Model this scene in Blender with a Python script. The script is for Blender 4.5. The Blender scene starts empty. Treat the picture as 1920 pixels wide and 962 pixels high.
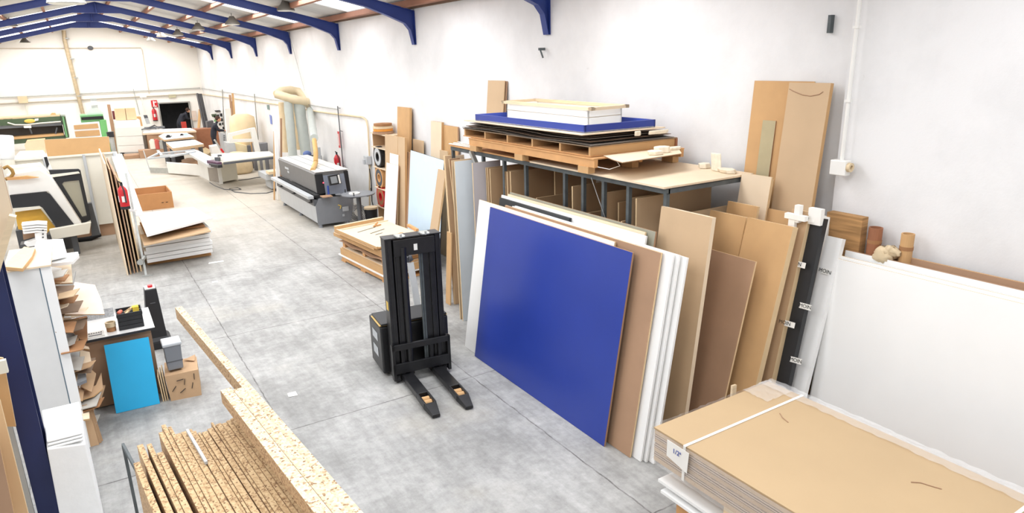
import bpy, bmesh, math, random
from mathutils import Vector as V, Matrix
random.seed(7)
S = bpy.context.scene
COL = S.collection
# ---------------------------------------------------------------- camera
CP = V((0, 0, 3.5))
CF = V((0.5070859, 0.81593158, -0.27770407))
CR = V((0.84561834, -0.53330026, -0.02281342))
CU = V((0.16671384, 0.22326329, 0.96039575))
FL = 1273.2925
cam = bpy.data.cameras.new('camera'); co = bpy.data.objects.new('camera', cam); COL.objects.link(co)
cam.sensor_width = 36; cam.lens = FL / 1920 * 36; cam.clip_end = 200; cam.clip_start = .05
co.matrix_world = Matrix(((CR.x, CU.x, -CF.x, CP.x), (CR.y, CU.y, -CF.y, CP.y), (CR.z, CU.z, -CF.z, CP.z), (0, 0, 0, 1)))
S.camera = co
# ---------------------------------------------------------------- light
S.view_settings.view_transform = 'Standard'; S.view_settings.look = 'None'
S.view_settings.gamma = 1; S.view_settings.use_curve_mapping = False
S.view_settings.exposure = -0.17
W = bpy.data.worlds.new('world'); S.world = W; W.use_nodes = True
W.node_tree.nodes['Background'].inputs[0].default_value = (.93, .96, 1, 1)
W.node_tree.nodes['Background'].inputs[1].default_value = 1.0
S.cycles.max_bounces = 8; S.cycles.diffuse_bounces = 5; S.cycles.caustics_reflective = False; S.cycles.caustics_refractive = False
XW, XR, XL, ZE, ZR, YB = 5.75, 1.05, -3.65, 4.58, 5.68, 39.4   # right wall, ridge, left wall, eave, ridge height, back wall
FRAMES = [8.15, 12.6, 17.05, 21.5, 26.0, 30.5, 35.0]
SKY = [-.7 + 4.45 * k for k in range(0, 9)]
SKY = [1.6, 6.0, 10.5, 14.95, 19.4, 23.9, 28.4, 32.9, 37.2]
slope = math.atan2(ZR - ZE, XW - XR)
for i, y in enumerate(SKY):
    for sgn in (1, -1):
        l = bpy.data.lights.new('skylight_daylight', 'AREA'); l.shape = 'RECTANGLE'; l.size = 3.4; l.size_y = 1.5
        l.energy = 110 if i == 0 else 155; l.color = (1, .985, .96) if i > 3 else (.97, .985, 1)
        o = bpy.data.objects.new('skylight_daylight', l); COL.objects.link(o)
        xm = XR + sgn * 2.15; zm = ZR - abs(xm - XR) * math.tan(slope) - .05
        o.location = (xm, y, zm); o.rotation_euler = (0, sgn * slope, 0)

# ---------------------------------------------------------------- measuring: photo pixel -> point on a real plane
def ray(px, py): return (CF * FL + CR * (px - 960) - CU * (py - 481))
def at(px, py, x=None, y=None, z=None):
    d = ray(px, py)
    t = ((x - CP.x) / d.x) if x is not None else ((y - CP.y) / d.y) if y is not None else ((z - CP.z) / d.z)
    return CP + d * t
def atp(px, py, p, n):
    d = ray(px, py); return CP + d * ((p - CP).dot(n) / d.dot(n))

# ---------------------------------------------------------------- materials
MATS = {}
def lin(c): c /= 255; return c / 12.92 if c <= .04045 else ((c + .055) / 1.055) ** 2.4
def M(name, rgb, rough=.6, metal=0, var=.06, scale=6, alpha=None, trans=0, bump=0, coat=0, stretch=None, em=None):
    if name in MATS: return MATS[name]
    m = bpy.data.materials.new(name); m.use_nodes = True; nt = m.node_tree; N = nt.nodes; L = nt.links
    b = N['Principled BSDF']; col = [lin(c) for c in rgb] + [1]
    b.inputs['Base Color'].default_value = col; b.inputs['Roughness'].default_value = rough; b.inputs['Metallic'].default_value = metal
    if alpha is not None: b.inputs['Alpha'].default_value = alpha
    if trans: b.inputs['Transmission Weight'].default_value = trans
    if coat: b.inputs['Coat Weight'].default_value = coat
    if em: b.inputs['Emission Color'].default_value = [lin(c) for c in rgb] + [1]; b.inputs['Emission Strength'].default_value = em
    if var:
        tc = N.new('ShaderNodeTexCoord'); n = N.new('ShaderNodeTexNoise'); n.inputs['Scale'].default_value = scale; n.inputs['Detail'].default_value = 5
        src = tc.outputs['Object']
        if stretch:
            mp = N.new('ShaderNodeMapping'); mp.inputs['Scale'].default_value = stretch; L.new(src, mp.inputs[0]); src = mp.outputs[0]
        L.new(src, n.inputs['Vector'])
        mx = N.new('ShaderNodeMix'); mx.data_type = 'RGBA'
        mx.inputs[6].default_value = [max(0, c * (1 - var * 2.2)) for c in col[:3]] + [1]
        mx.inputs[7].default_value = [min(1, c * (1 + var * 2.2)) for c in col[:3]] + [1]
        L.new(n.outputs['Fac'], mx.inputs[0]); L.new(mx.outputs[2], b.inputs['Base Color'])
        if bump:
            bp = N.new('ShaderNodeBump'); bp.inputs['Strength'].default_value = bump; bp.inputs['Distance'].default_value = .01
            L.new(n.outputs['Fac'], bp.inputs['Height']); L.new(bp.outputs[0], b.inputs['Normal'])
    MATS[name] = m; return m
def chip(name, base, dark, light, scale=150):
    m = M(name, base, .85, var=0); nt = m.node_tree; N = nt.nodes; L = nt.links; b = N['Principled BSDF']
    tc = N.new('ShaderNodeTexCoord'); v = N.new('ShaderNodeTexVoronoi'); v.inputs['Scale'].default_value = scale
    L.new(tc.outputs['Object'], v.inputs['Vector']); r = N.new('ShaderNodeValToRGB'); e = r.color_ramp.elements
    e[0].position = .0; e[0].color = [lin(c) for c in dark] + [1]; e[1].position = 1; e[1].color = [lin(c) for c in light] + [1]
    k = r.color_ramp.elements.new(.22); k.color = [lin(c) for c in base] + [1]
    s = N.new('ShaderNodeSeparateColor'); L.new(v.outputs['Color'], s.inputs[0]); L.new(s.outputs[0], r.inputs[0]); L.new(r.outputs[0], b.inputs['Base Color'])
    return m
mdf = M('fibreboard', (196, 168, 134), .75, var=.05, scale=2.5)
mdfw = M('fibreboard_warm', (186, 154, 118), .75, var=.05, scale=2.5)
mdfe = M('fibreboard_edge', (220, 192, 150), .85, var=.05, scale=9)
mdfp = M('fibreboard_pale', (224, 204, 176), .75, var=.04, scale=3)
mdfo = M('fibreboard_orange', (198, 158, 110), .8, var=.06, scale=4)
brown = M('brown_board', (168, 134, 106), .7, var=.08, scale=3)
pine = M('pine', (220, 198, 164), .75, var=.1, scale=4, stretch=(1, 1, 8))
pallet = M('pallet_wood', (206, 156, 104), .85, var=.12, scale=5)
white = M('white_melamine', (240, 240, 238), .35, var=.015, scale=3)
whitep = M('white_paint', (232, 231, 226), .5, var=.03, scale=4)
cream = M('cream_metal', (226, 222, 208), .45, var=.03, scale=3)
bluef = M('blue_laminate', (38, 60, 148), .32, var=.05, scale=2)
steel_b = M('blue_steel_paint', (36, 58, 130), .45, var=.12, scale=2)
navy = M('navy_paint', (30, 40, 86), .5, var=.12, scale=3)
skyb = M('pale_blue_laminate', (203, 226, 244), .4, var=.02)
teal = M('bright_blue_laminate', (40, 176, 228), .4, var=.02)
black = M('black_steel', (27, 27, 29), .36, var=.3, scale=14)
blackm = M('black_plastic', (34, 35, 38), .5, var=.1)
dark = M('dark_rubber', (26, 26, 28), .8, var=.1)
grey = M('grey_metal', (128, 131, 136), .45, var=.05)
dgrey = M('dark_grey_metal', (84, 86, 90), .5, var=.06)
lgrey = M('light_grey_metal', (186, 190, 193), .4, var=.04)
alu = M('aluminium', (205, 208, 210), .3, .7, var=.03)
galv = M('galvanised', (176, 178, 174), .45, .5, var=.12, scale=10)
rust = M('worn_rack_steel', (86, 92, 94), .65, .2, var=.25, scale=9)
red = M('red_enamel', (196, 34, 42), .35, var=.03)
yellow = M('yellow_paint', (226, 190, 90), .5, var=.08)
amber = M('amber_plastic', (222, 172, 66), .4, var=.12, scale=5)
green = M('green_paint', (110, 168, 112), .5, var=.05)
dgreen = M('dark_green_paint', (70, 88, 62), .5, var=.1)
card = M('cardboard', (194, 160, 124), .9, var=.06)
cardd = M('cardboard_dark', (160, 116, 78), .9, var=.1)
paper = M('paper', (238, 236, 230), .8, var=.03)
foam = M('white_foam_sheet', (240, 241, 240), .7, var=.02, bump=.3, scale=14)
rubble = M('plaster_chunk', (232, 222, 202), .9, var=.1, bump=.4, scale=20)
cloth_tan = M('dust_bag_cloth', (212, 192, 158), .9, var=.08)
hose = M('flexible_hose', (214, 198, 166), .6, var=.06)
hose_y = M('yellow_hose', (204, 164, 104), .6, var=.06)
clearp = M('clear_plastic_sleeve', (196, 204, 200), .3, var=.05, alpha=.75)
film = M('stretch_film', (246, 246, 246), .14, var=0, alpha=.24)
ink = M('ink', (30, 30, 32), .8, var=0)
inkb = M('blue_ink', (60, 80, 160), .8, var=0)
skin = M('skin', (206, 150, 120), .6, var=.03)
dcloth = M('dark_work_clothes', (34, 36, 46), .9, var=.1)
hair = M('dark_hair', (66, 44, 34), .9, var=.1)
chipm = chip('chipboard', (208, 184, 150), (138, 104, 72), (230, 214, 186), 130)
chipd = chip('chipboard_face_shaded', (168, 134, 98), (118, 86, 58), (196, 166, 126), 170)  # brown board face, darkened further for the shade below the top edges
chipb = chip('chipboard_edge', (176, 144, 104), (112, 80, 52), (206, 180, 140), 150)
scrapd = M('scrap_dark', (134, 112, 92), .85, var=.12)
hdf = M('dark_hardboard', (108, 88, 72), .8, var=.1)
veneer = M('rust_veneer', (152, 100, 70), .7, var=.1)

# ---------------------------------------------------------------- mesh builder
class MB:
    def __init__(s): s.v = []; s.f = []; s.m = []; s.sm = []
    def add(s, vs, fs, m=0, smooth=False):
        k = len(s.v); s.v += [V(p) for p in vs]
        for i, f in enumerate(fs):
            s.f.append([k + j for j in f]); s.m.append(m[i] if isinstance(m, (list, tuple)) else m); s.sm.append(smooth)
        return s
    def hexa(s, a, b, c, d, e, f, g, h, m=0, me=None):
        """a b c d one face, e f g h the opposite face; me: material of the four sides"""
        me = m if me is None else me
        return s.add([a, b, c, d, e, f, g, h], [(0, 3, 2, 1), (4, 5, 6, 7), (0, 1, 5, 4), (1, 2, 6, 5), (2, 3, 7, 6), (3, 0, 4, 7)], [m, m, me, me, me, me])
    def ext(s, poly, vec, m=0, me=None):
        n = len(poly); poly = [V(p) for p in poly]; vec = V(vec); me = m if me is None else me
        return s.add(poly + [p + vec for p in poly], [tuple(range(n))[::-1], tuple(range(n, 2 * n))] + [(i, (i + 1) % n, n + (i + 1) % n, n + i) for i in range(n)], [m, m] + [me] * n)
    def box(s, c, d, rz=0, m=0, rx=0, ry=0, top=None):
        R = Matrix.Rotation(rz, 3, 'Z') @ Matrix.Rotation(ry, 3, 'Y') @ Matrix.Rotation(rx, 3, 'X'); c = V(c)
        t = top or (1, 1)
        P = [c + R @ V((x * d[0] / 2 * (t[0] if z > 0 else 1), y * d[1] / 2 * (t[1] if z > 0 else 1), z * d[2] / 2)) for z in (-1, 1) for x, y in ((-1, -1), (1, -1), (1, 1), (-1, 1))]
        return s.hexa(*P, m=m)
    def bar(s, p, q, w, h, m=0, up=(0, 0, 1)):
        p = V(p); q = V(q); d = (q - p).normalized(); u = V(up)
        if abs(d.dot(u)) > .98: u = V((0, 1, 0))
        r = d.cross(u).normalized(); u = r.cross(d).normalized()
        k = [(-w / 2, -h / 2), (w / 2, -h / 2), (w / 2, h / 2), (-w / 2, h / 2)]
        return s.hexa(*[p + r * a + u * b for a, b in k], *[q + r * a + u * b for a, b in k], m=m)
    def tube(s, pts, r, n=10, m=0, rs=None, cap=True, smooth=True):
        pts = [V(p) for p in pts]; vs = []; fs = []; L = len(pts); u = None
        for i, p in enumerate(pts):
            d = (pts[min(i + 1, L - 1)] - pts[max(i - 1, 0)]).normalized()
            if u is None: u = d.cross(V((0, 0, 1)) if abs(d.z) < .9 else V((1, 0, 0))).normalized()
            u = (u - d * u.dot(d)).normalized(); w = d.cross(u); rr = rs[i] if rs else r
            for k in range(n): a = 2 * math.pi * k / n; vs.append(p + (u * math.cos(a) + w * math.sin(a)) * rr)
        for i in range(L - 1):
            for k in range(n): fs.append((i * n + k, i * n + (k + 1) % n, (i + 1) * n + (k + 1) % n, (i + 1) * n + k))
        s.add(vs, fs, m, smooth)
        if cap: s.add([vs[k] for k in range(n)], [tuple(range(n))[::-1]], m); s.add([vs[(L - 1) * n + k] for k in range(n)], [tuple(range(n))], m)
        return s
    def cyl(s, p, q, r, r2=None, n=16, m=0): return s.tube([p, q], r, n, m, rs=[r, r if r2 is None else r2])
    def ring(s, c, ax, ro, ri, h, n=28, m=0):
        c = V(c); ax = V(ax).normalized(); u = ax.cross(V((0, 0, 1)) if abs(ax.z) < .9 else V((1, 0, 0))).normalized(); w = ax.cross(u); vs = []
        for k in range(n):
            a = 2 * math.pi * k / n; e = u * math.cos(a) + w * math.sin(a)
            vs += [c + e * ro - ax * h / 2, c + e * ro + ax * h / 2, c + e * ri + ax * h / 2, c + e * ri - ax * h / 2]
        fs = []
        for k in range(n):
            a = 4 * k; b = 4 * ((k + 1) % n)
            for j in range(4): fs.append((a + j, b + j, b + (j + 1) % 4, a + (j + 1) % 4))
        return s.add(vs, fs, m)
    def sph(s, c, r, m=0, n=10, sc=(1, 1, 1)):
        c = V(c); vs = []; fs = []
        for i in range(n + 1):
            t = math.pi * i / n
            for k in range(2 * n): a = math.pi * k / n; vs.append(c + V((math.sin(t) * math.cos(a) * r * sc[0], math.sin(t) * math.sin(a) * r * sc[1], math.cos(t) * r * sc[2])))
        for i in range(n):
            for k in range(2 * n): fs.append((i * 2 * n + k, i * 2 * n + (k + 1) % (2 * n), (i + 1) * 2 * n + (k + 1) % (2 * n), (i + 1) * 2 * n + k))
        return s.add(vs, fs, m, True)
    def build(s, name, mats, parent=None, bevel=0, label=None):
        if not isinstance(mats, (list, tuple)): mats = [mats]
        lo = V([min(v[i] for v in s.v) for i in range(3)]); hi = V([max(v[i] for v in s.v) for i in range(3)])
        c = V(((lo.x + hi.x) / 2, (lo.y + hi.y) / 2, lo.z))
        me = bpy.data.meshes.new(name); me.from_pydata([v - c for v in s.v], [], s.f); me.update()
        for mt in mats: me.materials.append(mt)
        for p, mi, sm in zip(me.polygons, s.m, s.sm): p.material_index = min(mi, len(mats) - 1); p.use_smooth = sm
        bm = bmesh.new(); bm.from_mesh(me); bmesh.ops.recalc_face_normals(bm, faces=bm.faces); bm.to_mesh(me); bm.free()
        o = bpy.data.objects.new(name, me); COL.objects.link(o)
        if bevel:
            b = o.modifiers.new('bevel', 'BEVEL'); b.width = bevel; b.segments = 2; b.limit_method = 'ANGLE'; b.angle_limit = .9
        o['_w'] = list(c)
        if parent is not None:
            o.parent = parent; o.location = c - V(parent['_w'])
        else: o.location = c
        if label: o['label'] = label
        return o
def tag(o, label, cat, group=None):
    o['label'] = label; o['category'] = cat
    if group: o['group'] = group
    return o
def struct(o): o['kind'] = 'structure'; return o
def thing(name, loc, label, cat, group=None):
    o = bpy.data.objects.new(name, None); o.location = loc; o['_w'] = list(loc); o.empty_display_size = .1; COL.objects.link(o)
    return tag(o, label, cat, group)
def slab(name, b0, b1, v, th, mats, label=None, cat='board', group=None, parent=None, away=V((1, 0, 0))):
    """board with front face b0,b1,b1+v,b0+v; thickness away from the viewer side"""
    b0 = V(b0); b1 = V(b1); v = V(v); n = (b1 - b0).cross(v).normalized()
    if n.dot(V(away)) < 0: n = -n
    n = n * th
    mb = MB().hexa(b0, b1, b1 + v, b0 + v, b0 + n, b1 + n, b1 + v + n, b0 + v + n, m=0, me=1)
    lowest = min(p.z for p in mb.v)                       # stand it on its lower edge
    if abs(b0.z) < .002 and abs(b1.z) < .002:
        for i, p in enumerate(mb.v): mb.v[i] = p - V((0, 0, lowest))
    o = mb.build(name, mats if isinstance(mats, (list, tuple)) else [mats, mats], parent)
    return tag(o, label, cat, group) if parent is None else o
def lean(name, tl, tr, xt, xb, th, mats, label, cat='board', group=None, zb=0, zt=None):
    """board leaning towards the right wall: top corners seen at tl, tr lie on x = xt, bottom on x = xb"""
    A = at(*tl, x=xt); B = at(*tr, x=xt); z = (A.z + B.z) / 2 if zt is None else zt
    return slab(name, (xb, A.y, zb), (xb, B.y, zb), (xt - xb, 0, z - zb), th, mats, label, cat, group)
def stack_box(A, B, C, h, m=0, mb=None, me=None):
    """box whose top has corners A-B-C (B the middle one), hanging h down"""
    D = A + C - B; dn = V((0, 0, -h)); mb = mb or MB()
    return mb.hexa(A + dn, B + dn, C + dn, D + dn, A, B, C, D, m=m, me=me)
def mesh_text(cu):
    t = bpy.data.objects.new(cu.name, cu); COL.objects.link(t); dg = bpy.context.evaluated_depsgraph_get()
    me = bpy.data.meshes.new_from_object(t.evaluated_get(dg)); n = cu.name; m_ = cu.materials[0]; bpy.data.objects.remove(t); me.name = n
    if not me.materials: me.materials.append(m_)
    o = bpy.data.objects.new(n, me); COL.objects.link(o); return o
def text(s, name, loc, size, mat, parent, rot, ex=.0008):
    cu = bpy.data.curves.new(name, 'FONT'); cu.body = s; cu.size = size; cu.extrude = ex; cu.align_x = 'CENTER'; cu.align_y = 'CENTER'; cu.materials.append(mat)
    o = mesh_text(cu); o.rotation_euler = rot
    if parent is not None: o.parent = parent; o.location = V(loc) - V(parent['_w'])
    else: o.location = loc
    return o

def crumple(o, amp, seed=1):
    r = random.Random(seed)
    for v in o.data.vertices: v.co += V((r.uniform(-amp, amp), r.uniform(-amp, amp), r.uniform(-amp, amp) * .6))
    return o
# ---------------------------------------------------------------- setting
def floor_mat():
    m = M('concrete', (178, 177, 172), .62, var=0); nt = m.node_tree; N = nt.nodes; L = nt.links; b = N['Principled BSDF']
    tc = N.new('ShaderNodeTexCoord').outputs['Object']
    def noise(sc, det=6, rough=.6, vec=tc):
        n = N.new('ShaderNodeTexNoise'); n.inputs['Scale'].default_value = sc; n.inputs['Detail'].default_value = det; n.inputs['Roughness'].default_value = rough; L.new(vec, n.inputs['Vector']); return n.outputs['Fac']
    def ramp(fac, a, c, p0, p1):
        r = N.new('ShaderNodeValToRGB'); r.color_ramp.elements[0].position = p0; r.color_ramp.elements[1].position = p1
        r.color_ramp.elements[0].color = a; r.color_ramp.elements[1].color = c; L.new(fac, r.inputs[0]); return r.outputs[0]
    def mixc(f, a, c, mode='MIX'):
        x = N.new('ShaderNodeMix'); x.data_type = 'RGBA'; x.blend_type = mode
        if isinstance(f, float): x.inputs[0].default_value = f
        else: L.new(f, x.inputs[0])
        L.new(a, x.inputs[6]) if not isinstance(a, tuple) else setattr(x.inputs[6], 'default_value', a)
        L.new(c, x.inputs[7]) if not isinstance(c, tuple) else setattr(x.inputs[7], 'default_value', c)
        return x.outputs[2]
    def math_(op, a, c=None, c3=None):
        x = N.new('ShaderNodeMath'); x.operation = op
        for i, q in enumerate((a, c, c3)):
            if q is None: continue
            if isinstance(q, (int, float)): x.inputs[i].default_value = q
            else: L.new(q, x.inputs[i])
        return x.outputs[0]
    base = ramp(noise(1.1, 8), (.25, .248, .24, 1), (.44, .438, .428, 1), .32, .68)
    fine = ramp(noise(9, 10, .75), (.68, .68, .67, 1), (1.25, 1.25, 1.25, 1), .3, .7)
    c = mixc(.8, base, fine, 'MULTIPLY')
    mp = N.new('ShaderNodeMapping'); mp.inputs['Scale'].default_value = (3.2, .35, 1); mp.inputs['Rotation'].default_value = (0, 0, .18); L.new(tc, mp.inputs[0])
    streak = ramp(noise(2.2, 9, .7, mp.outputs[0]), (.8, .8, .79, 1), (1.12, 1.12, 1.12, 1), .38, .62); c = mixc(.7, c, streak, 'MULTIPLY')
    sp = N.new('ShaderNodeSeparateXYZ'); L.new(tc, sp.inputs[0])
    far = N.new('ShaderNodeMapRange'); far.inputs[1].default_value = 12; far.inputs[2].default_value = 19; L.new(sp.outputs[1], far.inputs[0])
    dust = math_('MULTIPLY', far.outputs[0], math_('ADD', math_('MULTIPLY', noise(.8, 5), .7), .3))
    c = mixc(dust, c, (.60, .53, .43, 1))
    # wood-dust and old stains near the right-hand stack
    st = ramp(noise(.55, 4), (0, 0, 0, 1), (1, 1, 1, 1), .56, .72); c = mixc(math_('MULTIPLY', st, .35), c, (.30, .26, .18, 1))
    pale = ramp(noise(3.4, 12, .8), (0, 0, 0, 1), (1, 1, 1, 1), .60, .70); c = mixc(math_('MULTIPLY', pale, .4), c, (.62, .62, .60, 1))
    # saw-cut joints
    wob = math_('MULTIPLY', math_('SUBTRACT', noise(6, 2), .5), .03)
    def joint(axis, off, step):
        t = math_('ADD', math_('SUBTRACT', sp.outputs[axis], off), wob)
        d = math_('ABSOLUTE', math_('SUBTRACT', math_('MODULO', math_('ADD', t, step * 20.5), step), step / 2))
        return math_('LESS_THAN', d, .007)
    jj = math_('MAXIMUM', joint(0, 1.23, 2.12), joint(1, 6.33, 2.97)); jj = math_('MULTIPLY', jj, ramp(noise(5, 3), (.35, .35, .35, 1), (1, 1, 1, 1), .35, .6))
    c = mixc(math_('MULTIPLY', jj, .8), c, (.07, .065, .06, 1))
    L.new(c, b.inputs['Base Color'])
    rr = N.new('ShaderNodeMapRange'); rr.inputs[3].default_value = .45; rr.inputs[4].default_value = .8; L.new(noise(2, 6), rr.inputs[0]); L.new(rr.outputs[0], b.inputs['Roughness'])
    return m
def wall_mat():
    m = M('painted_render', (240, 238, 234), .85, var=0); nt = m.node_tree; N = nt.nodes; L = nt.links; b = N['Principled BSDF']
    tc = N.new('ShaderNodeTexCoord').outputs['Object']
    def noise(sc, det=6, rough=.6):
        n = N.new('ShaderNodeTexNoise'); n.inputs['Scale'].default_value = sc; n.inputs['Detail'].default_value = det; n.inputs['Roughness'].default_value = rough; L.new(tc, n.inputs['Vector']); return n.outputs['Fac']
    r = N.new('ShaderNodeValToRGB'); e = r.color_ramp.elements; e[0].position = .35; e[0].color = (.70, .70, .70, 1); e[1].position = .6; e[1].color = (.80, .80, .80, 1); L.new(noise(.9, 8), r.inputs[0])
    r2 = N.new('ShaderNodeValToRGB'); e = r2.color_ramp.elements; e[0].position = .66; e[0].color = (1, 1, 1, 1); e[1].position = .74; e[1].color = (.66, .64, .62, 1); L.new(noise(4.2, 10, .78), r2.inputs[0])
    x = N.new('ShaderNodeMix'); x.data_type = 'RGBA'; x.blend_type = 'MULTIPLY'; x.inputs[0].default_value = 1; L.new(r.outputs[0], x.inputs[6]); L.new(r2.outputs[0], x.inputs[7]); L.new(x.outputs[2], b.inputs['Base Color'])
    bp = N.new('ShaderNodeBump'); bp.inputs['Strength'].default_value = .25; bp.inputs['Distance'].default_value = .02; L.new(noise(3, 10, .7), bp.inputs['Height']); L.new(bp.outputs[0], b.inputs['Normal'])
    return m
fm = floor_mat(); wm = wall_mat()
wmb = M('warm_painted_wall', (238, 234, 227), .85, var=.03, scale=.8)
o = struct(MB().box((1.05, 19, -.1), (9.6, 41.2, .2)).build('floor', fm)); 
# keep the floor's object coordinates equal to world coordinates
def recentre(o):
    off = V(o.location); me = o.data
    for v in me.vertices: v.co += off
    o.location = (0, 0, 0)
recentre(o)
w = struct(MB().box((XW + .1, 21.55, 2.3), (.2, 35.9, 4.6)).box((XW + .06, 1.1, 2.3), (.24, 5.0, 4.6)).build('wall_right', wm)); recentre(w)
struct(MB().box((XL - .1, 22.8, 2.3), (.2, 33.4, 4.6)).build('wall_left', wm))
# back wall with the doorway, gable to the ridge
D0, D1, DZ = 3.62, 5.0, 1.78
mb = MB(); t = (0, .2, 0)
mb.ext([(XL, YB, 0), (D0, YB, 0), (D0, YB, DZ), (XL, YB, DZ)], t); mb.ext([(D1, YB, 0), (XW, YB, 0), (XW, YB, DZ), (D1, YB, DZ)], t)
mb.ext([(XL, YB, DZ), (XW, YB, DZ), (XW, YB, ZE), (XR, YB, ZR), (XL, YB, ZE)], t)
struct(mb.build('wall_back', wmb))
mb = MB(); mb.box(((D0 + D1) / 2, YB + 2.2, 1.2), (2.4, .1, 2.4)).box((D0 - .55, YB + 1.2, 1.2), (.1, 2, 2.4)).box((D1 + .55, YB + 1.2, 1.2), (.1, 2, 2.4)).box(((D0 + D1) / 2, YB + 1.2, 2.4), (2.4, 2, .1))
struct(mb.build('wall_storeroom', M('storeroom_dark', (40, 38, 38), .9, var=.2)))  # near-black colour puts the unlit room's darkness onto its walls
mb = MB(); mb.box((D0 - .03, YB - .02, DZ / 2), (.06, .06, DZ)).box((D1 + .03, YB - .02, DZ / 2), (.06, .06, DZ)).box(((D0 + D1) / 2, YB - .02, DZ + .03), (D1 - D0 + .12, .06, .06))
struct(mb.build('door_1', M('door_frame_grey', (150, 148, 144), .6)))
# roof
sheet = M('roof_sheet', (205, 206, 204), .5, var=.1, scale=1.2, stretch=(1, 6, 1))
mb = MB(); y0, y1 = -1.2, YB + .2
for sg in (1, -1):
    xe = XR + sg * (XW - XR + .15)
    def rp(x, y, dz=0): return V((x, y, ZR - abs(x - XR) * math.tan(slope) + dz))
    ys = [y0] + [q for y in SKY for q in (y - .75, y + .75)] + [y1]
    for a, c in zip(ys[::2], ys[1::2]): mb.ext([rp(XR, a), rp(xe, a), rp(xe, c), rp(XR, c)], (0, 0, .04))
    for y in SKY: mb.ext([rp(XR, y - .75), rp(XR + sg * .4, y - .75), rp(XR + sg * .4, y + .75), rp(XR, y + .75)], (0, 0, .04)); mb.ext([rp(XR + sg * 4.5, y - .75), rp(xe, y - .75), rp(xe, y + .75), rp(XR + sg * 4.5, y + .75)], (0, 0, .04))
roof = struct(mb.build('ceiling', sheet))
sl = M('skylight_sheet', (244, 248, 255), .4, var=.02, em=2.2); 
pur = M('purlin_red_primer', (150, 104, 82), .7, var=.15, scale=2)
for sg in (1, -1):
    for k in range(5):
        x = XR + sg * (.35 + k * 1.03); z = ZR - abs(x - XR) * math.tan(slope) - .09
        MB().box((x, 19.2, z + .005), (.07, 40.6, .11), ry=sg * slope).build('purlin', pur, roof)
for sg in (1, -1):
    for y in SKY:
        mb = MB(); mb.ext([rp(XR + sg * .4, y - .75, .02), rp(XR + sg * 4.5, y - .75, .02), rp(XR + sg * 4.5, y + .75, .02), rp(XR + sg * .4, y + .75, .02)], (0, 0, .01)); mb.build('skylight_panel', sl, roof)
MB().box((XW - .03, 19.2, ZE - .06), (.05, 40.6, .08)).build('wall_plate', M('wall_plate_brown', (120, 96, 80), .8), roof)
# portal frames
which = ['nearest', 'second nearest', 'third nearest', 'fourth nearest', 'fifth nearest', 'sixth nearest', 'farthest']
def frame(i, y):
    t = thing('roof_frame', (XR, y, 3.83), f'blue steel roof frame with tapered bracket on the right wall, {which[i]} of the row', 'roof beam', 'blue steel roof frames')
    for sg in (1, -1):
        mb = MB(); X = lambda d: XR + sg * d     # d = distance from ridge
        low = [(4.66, 3.83), (4.60, 4.10), (4.50, 4.22), (4.15, 4.36), (3.75, 4.50), (.65, 5.22), (0, 5.22)]
        top = [(4.69, 3.83), (4.69, 4.44), (.0, 5.54)]
        poly = [V((X(a), y - .006, b)) for a, b in low] + [V((X(a), y - .006, b)) for a, b in reversed(top)]
        mb.ext(poly, (0, .012, 0))
        for L_ in (low, top):
            for (a, b), (c, d) in zip(L_[:-1], L_[1:]): mb.bar((X(a), y, b), (X(c), y, d), .12, .012, up=(1, 0, 0) if abs(a - c) < .2 else (0, 0, 1))
        mb.build('rafter', steel_b, t)
    MB().box((XR, y, 5.38), (.03, .14, .3)).build('ridge_plate', steel_b, t)
for i, y in enumerate(FRAMES): frame(i, y)
# ================================================================ RIGHT SIDE, NEAR
FB = [mdf, mdfe]; WB = [white, white]; BB = [bluef, brown]
P = lambda x, y, z=0: V((x, y, z))
# --- blue panel and the boards leaning with it
b0 = at(890, 668, z=0); b1 = at(1128, 840, z=0); b1.x = b0.x; T = P(b0.x + .29, b0.y, 1.84); vv = T - b0
slab('blue_board', b0, b1, vv, .02, BB, 'large dark blue laminated panel leaning at the front of the board stack', 'panel')
def shifted(dx, ya, yb, z, th, mats, label, name='board', grp=None, lean_=.155, zb=0):
    v = V((z * lean_, 0, z)); return slab(name, (b0.x + dx, ya, zb), (b0.x + dx, yb, zb), v, th, mats, label, 'board', grp)
shifted(.040, 7.14, 4.62, 1.87, .019, [white, mdfe], 'white board standing out to the left behind the large blue panel', 'white_board')
shifted(.075, 6.6, 4.06, 1.885, .019, [brown, mdfe], 'brown hardboard sheet showing right of the large blue panel', 'hardboard_sheet')
shifted(.110, 6.5, 3.955, 1.885, .022, WB, 'white board directly right of the brown hardboard sheet, the first of three', 'white_board', 'white boards at the near end of the blue panel stack')
shifted(.145, 6.5, 3.92, 1.885, .022, WB, 'narrow white board strip in the middle of three right of the hardboard', 'white_board', 'white boards at the near end of the blue panel stack')
shifted(.180, 6.5, 3.86, 1.87, .022, WB, 'white board outermost on the right of the blue panel stack', 'white_board', 'white boards at the near end of the blue panel stack')
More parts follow.
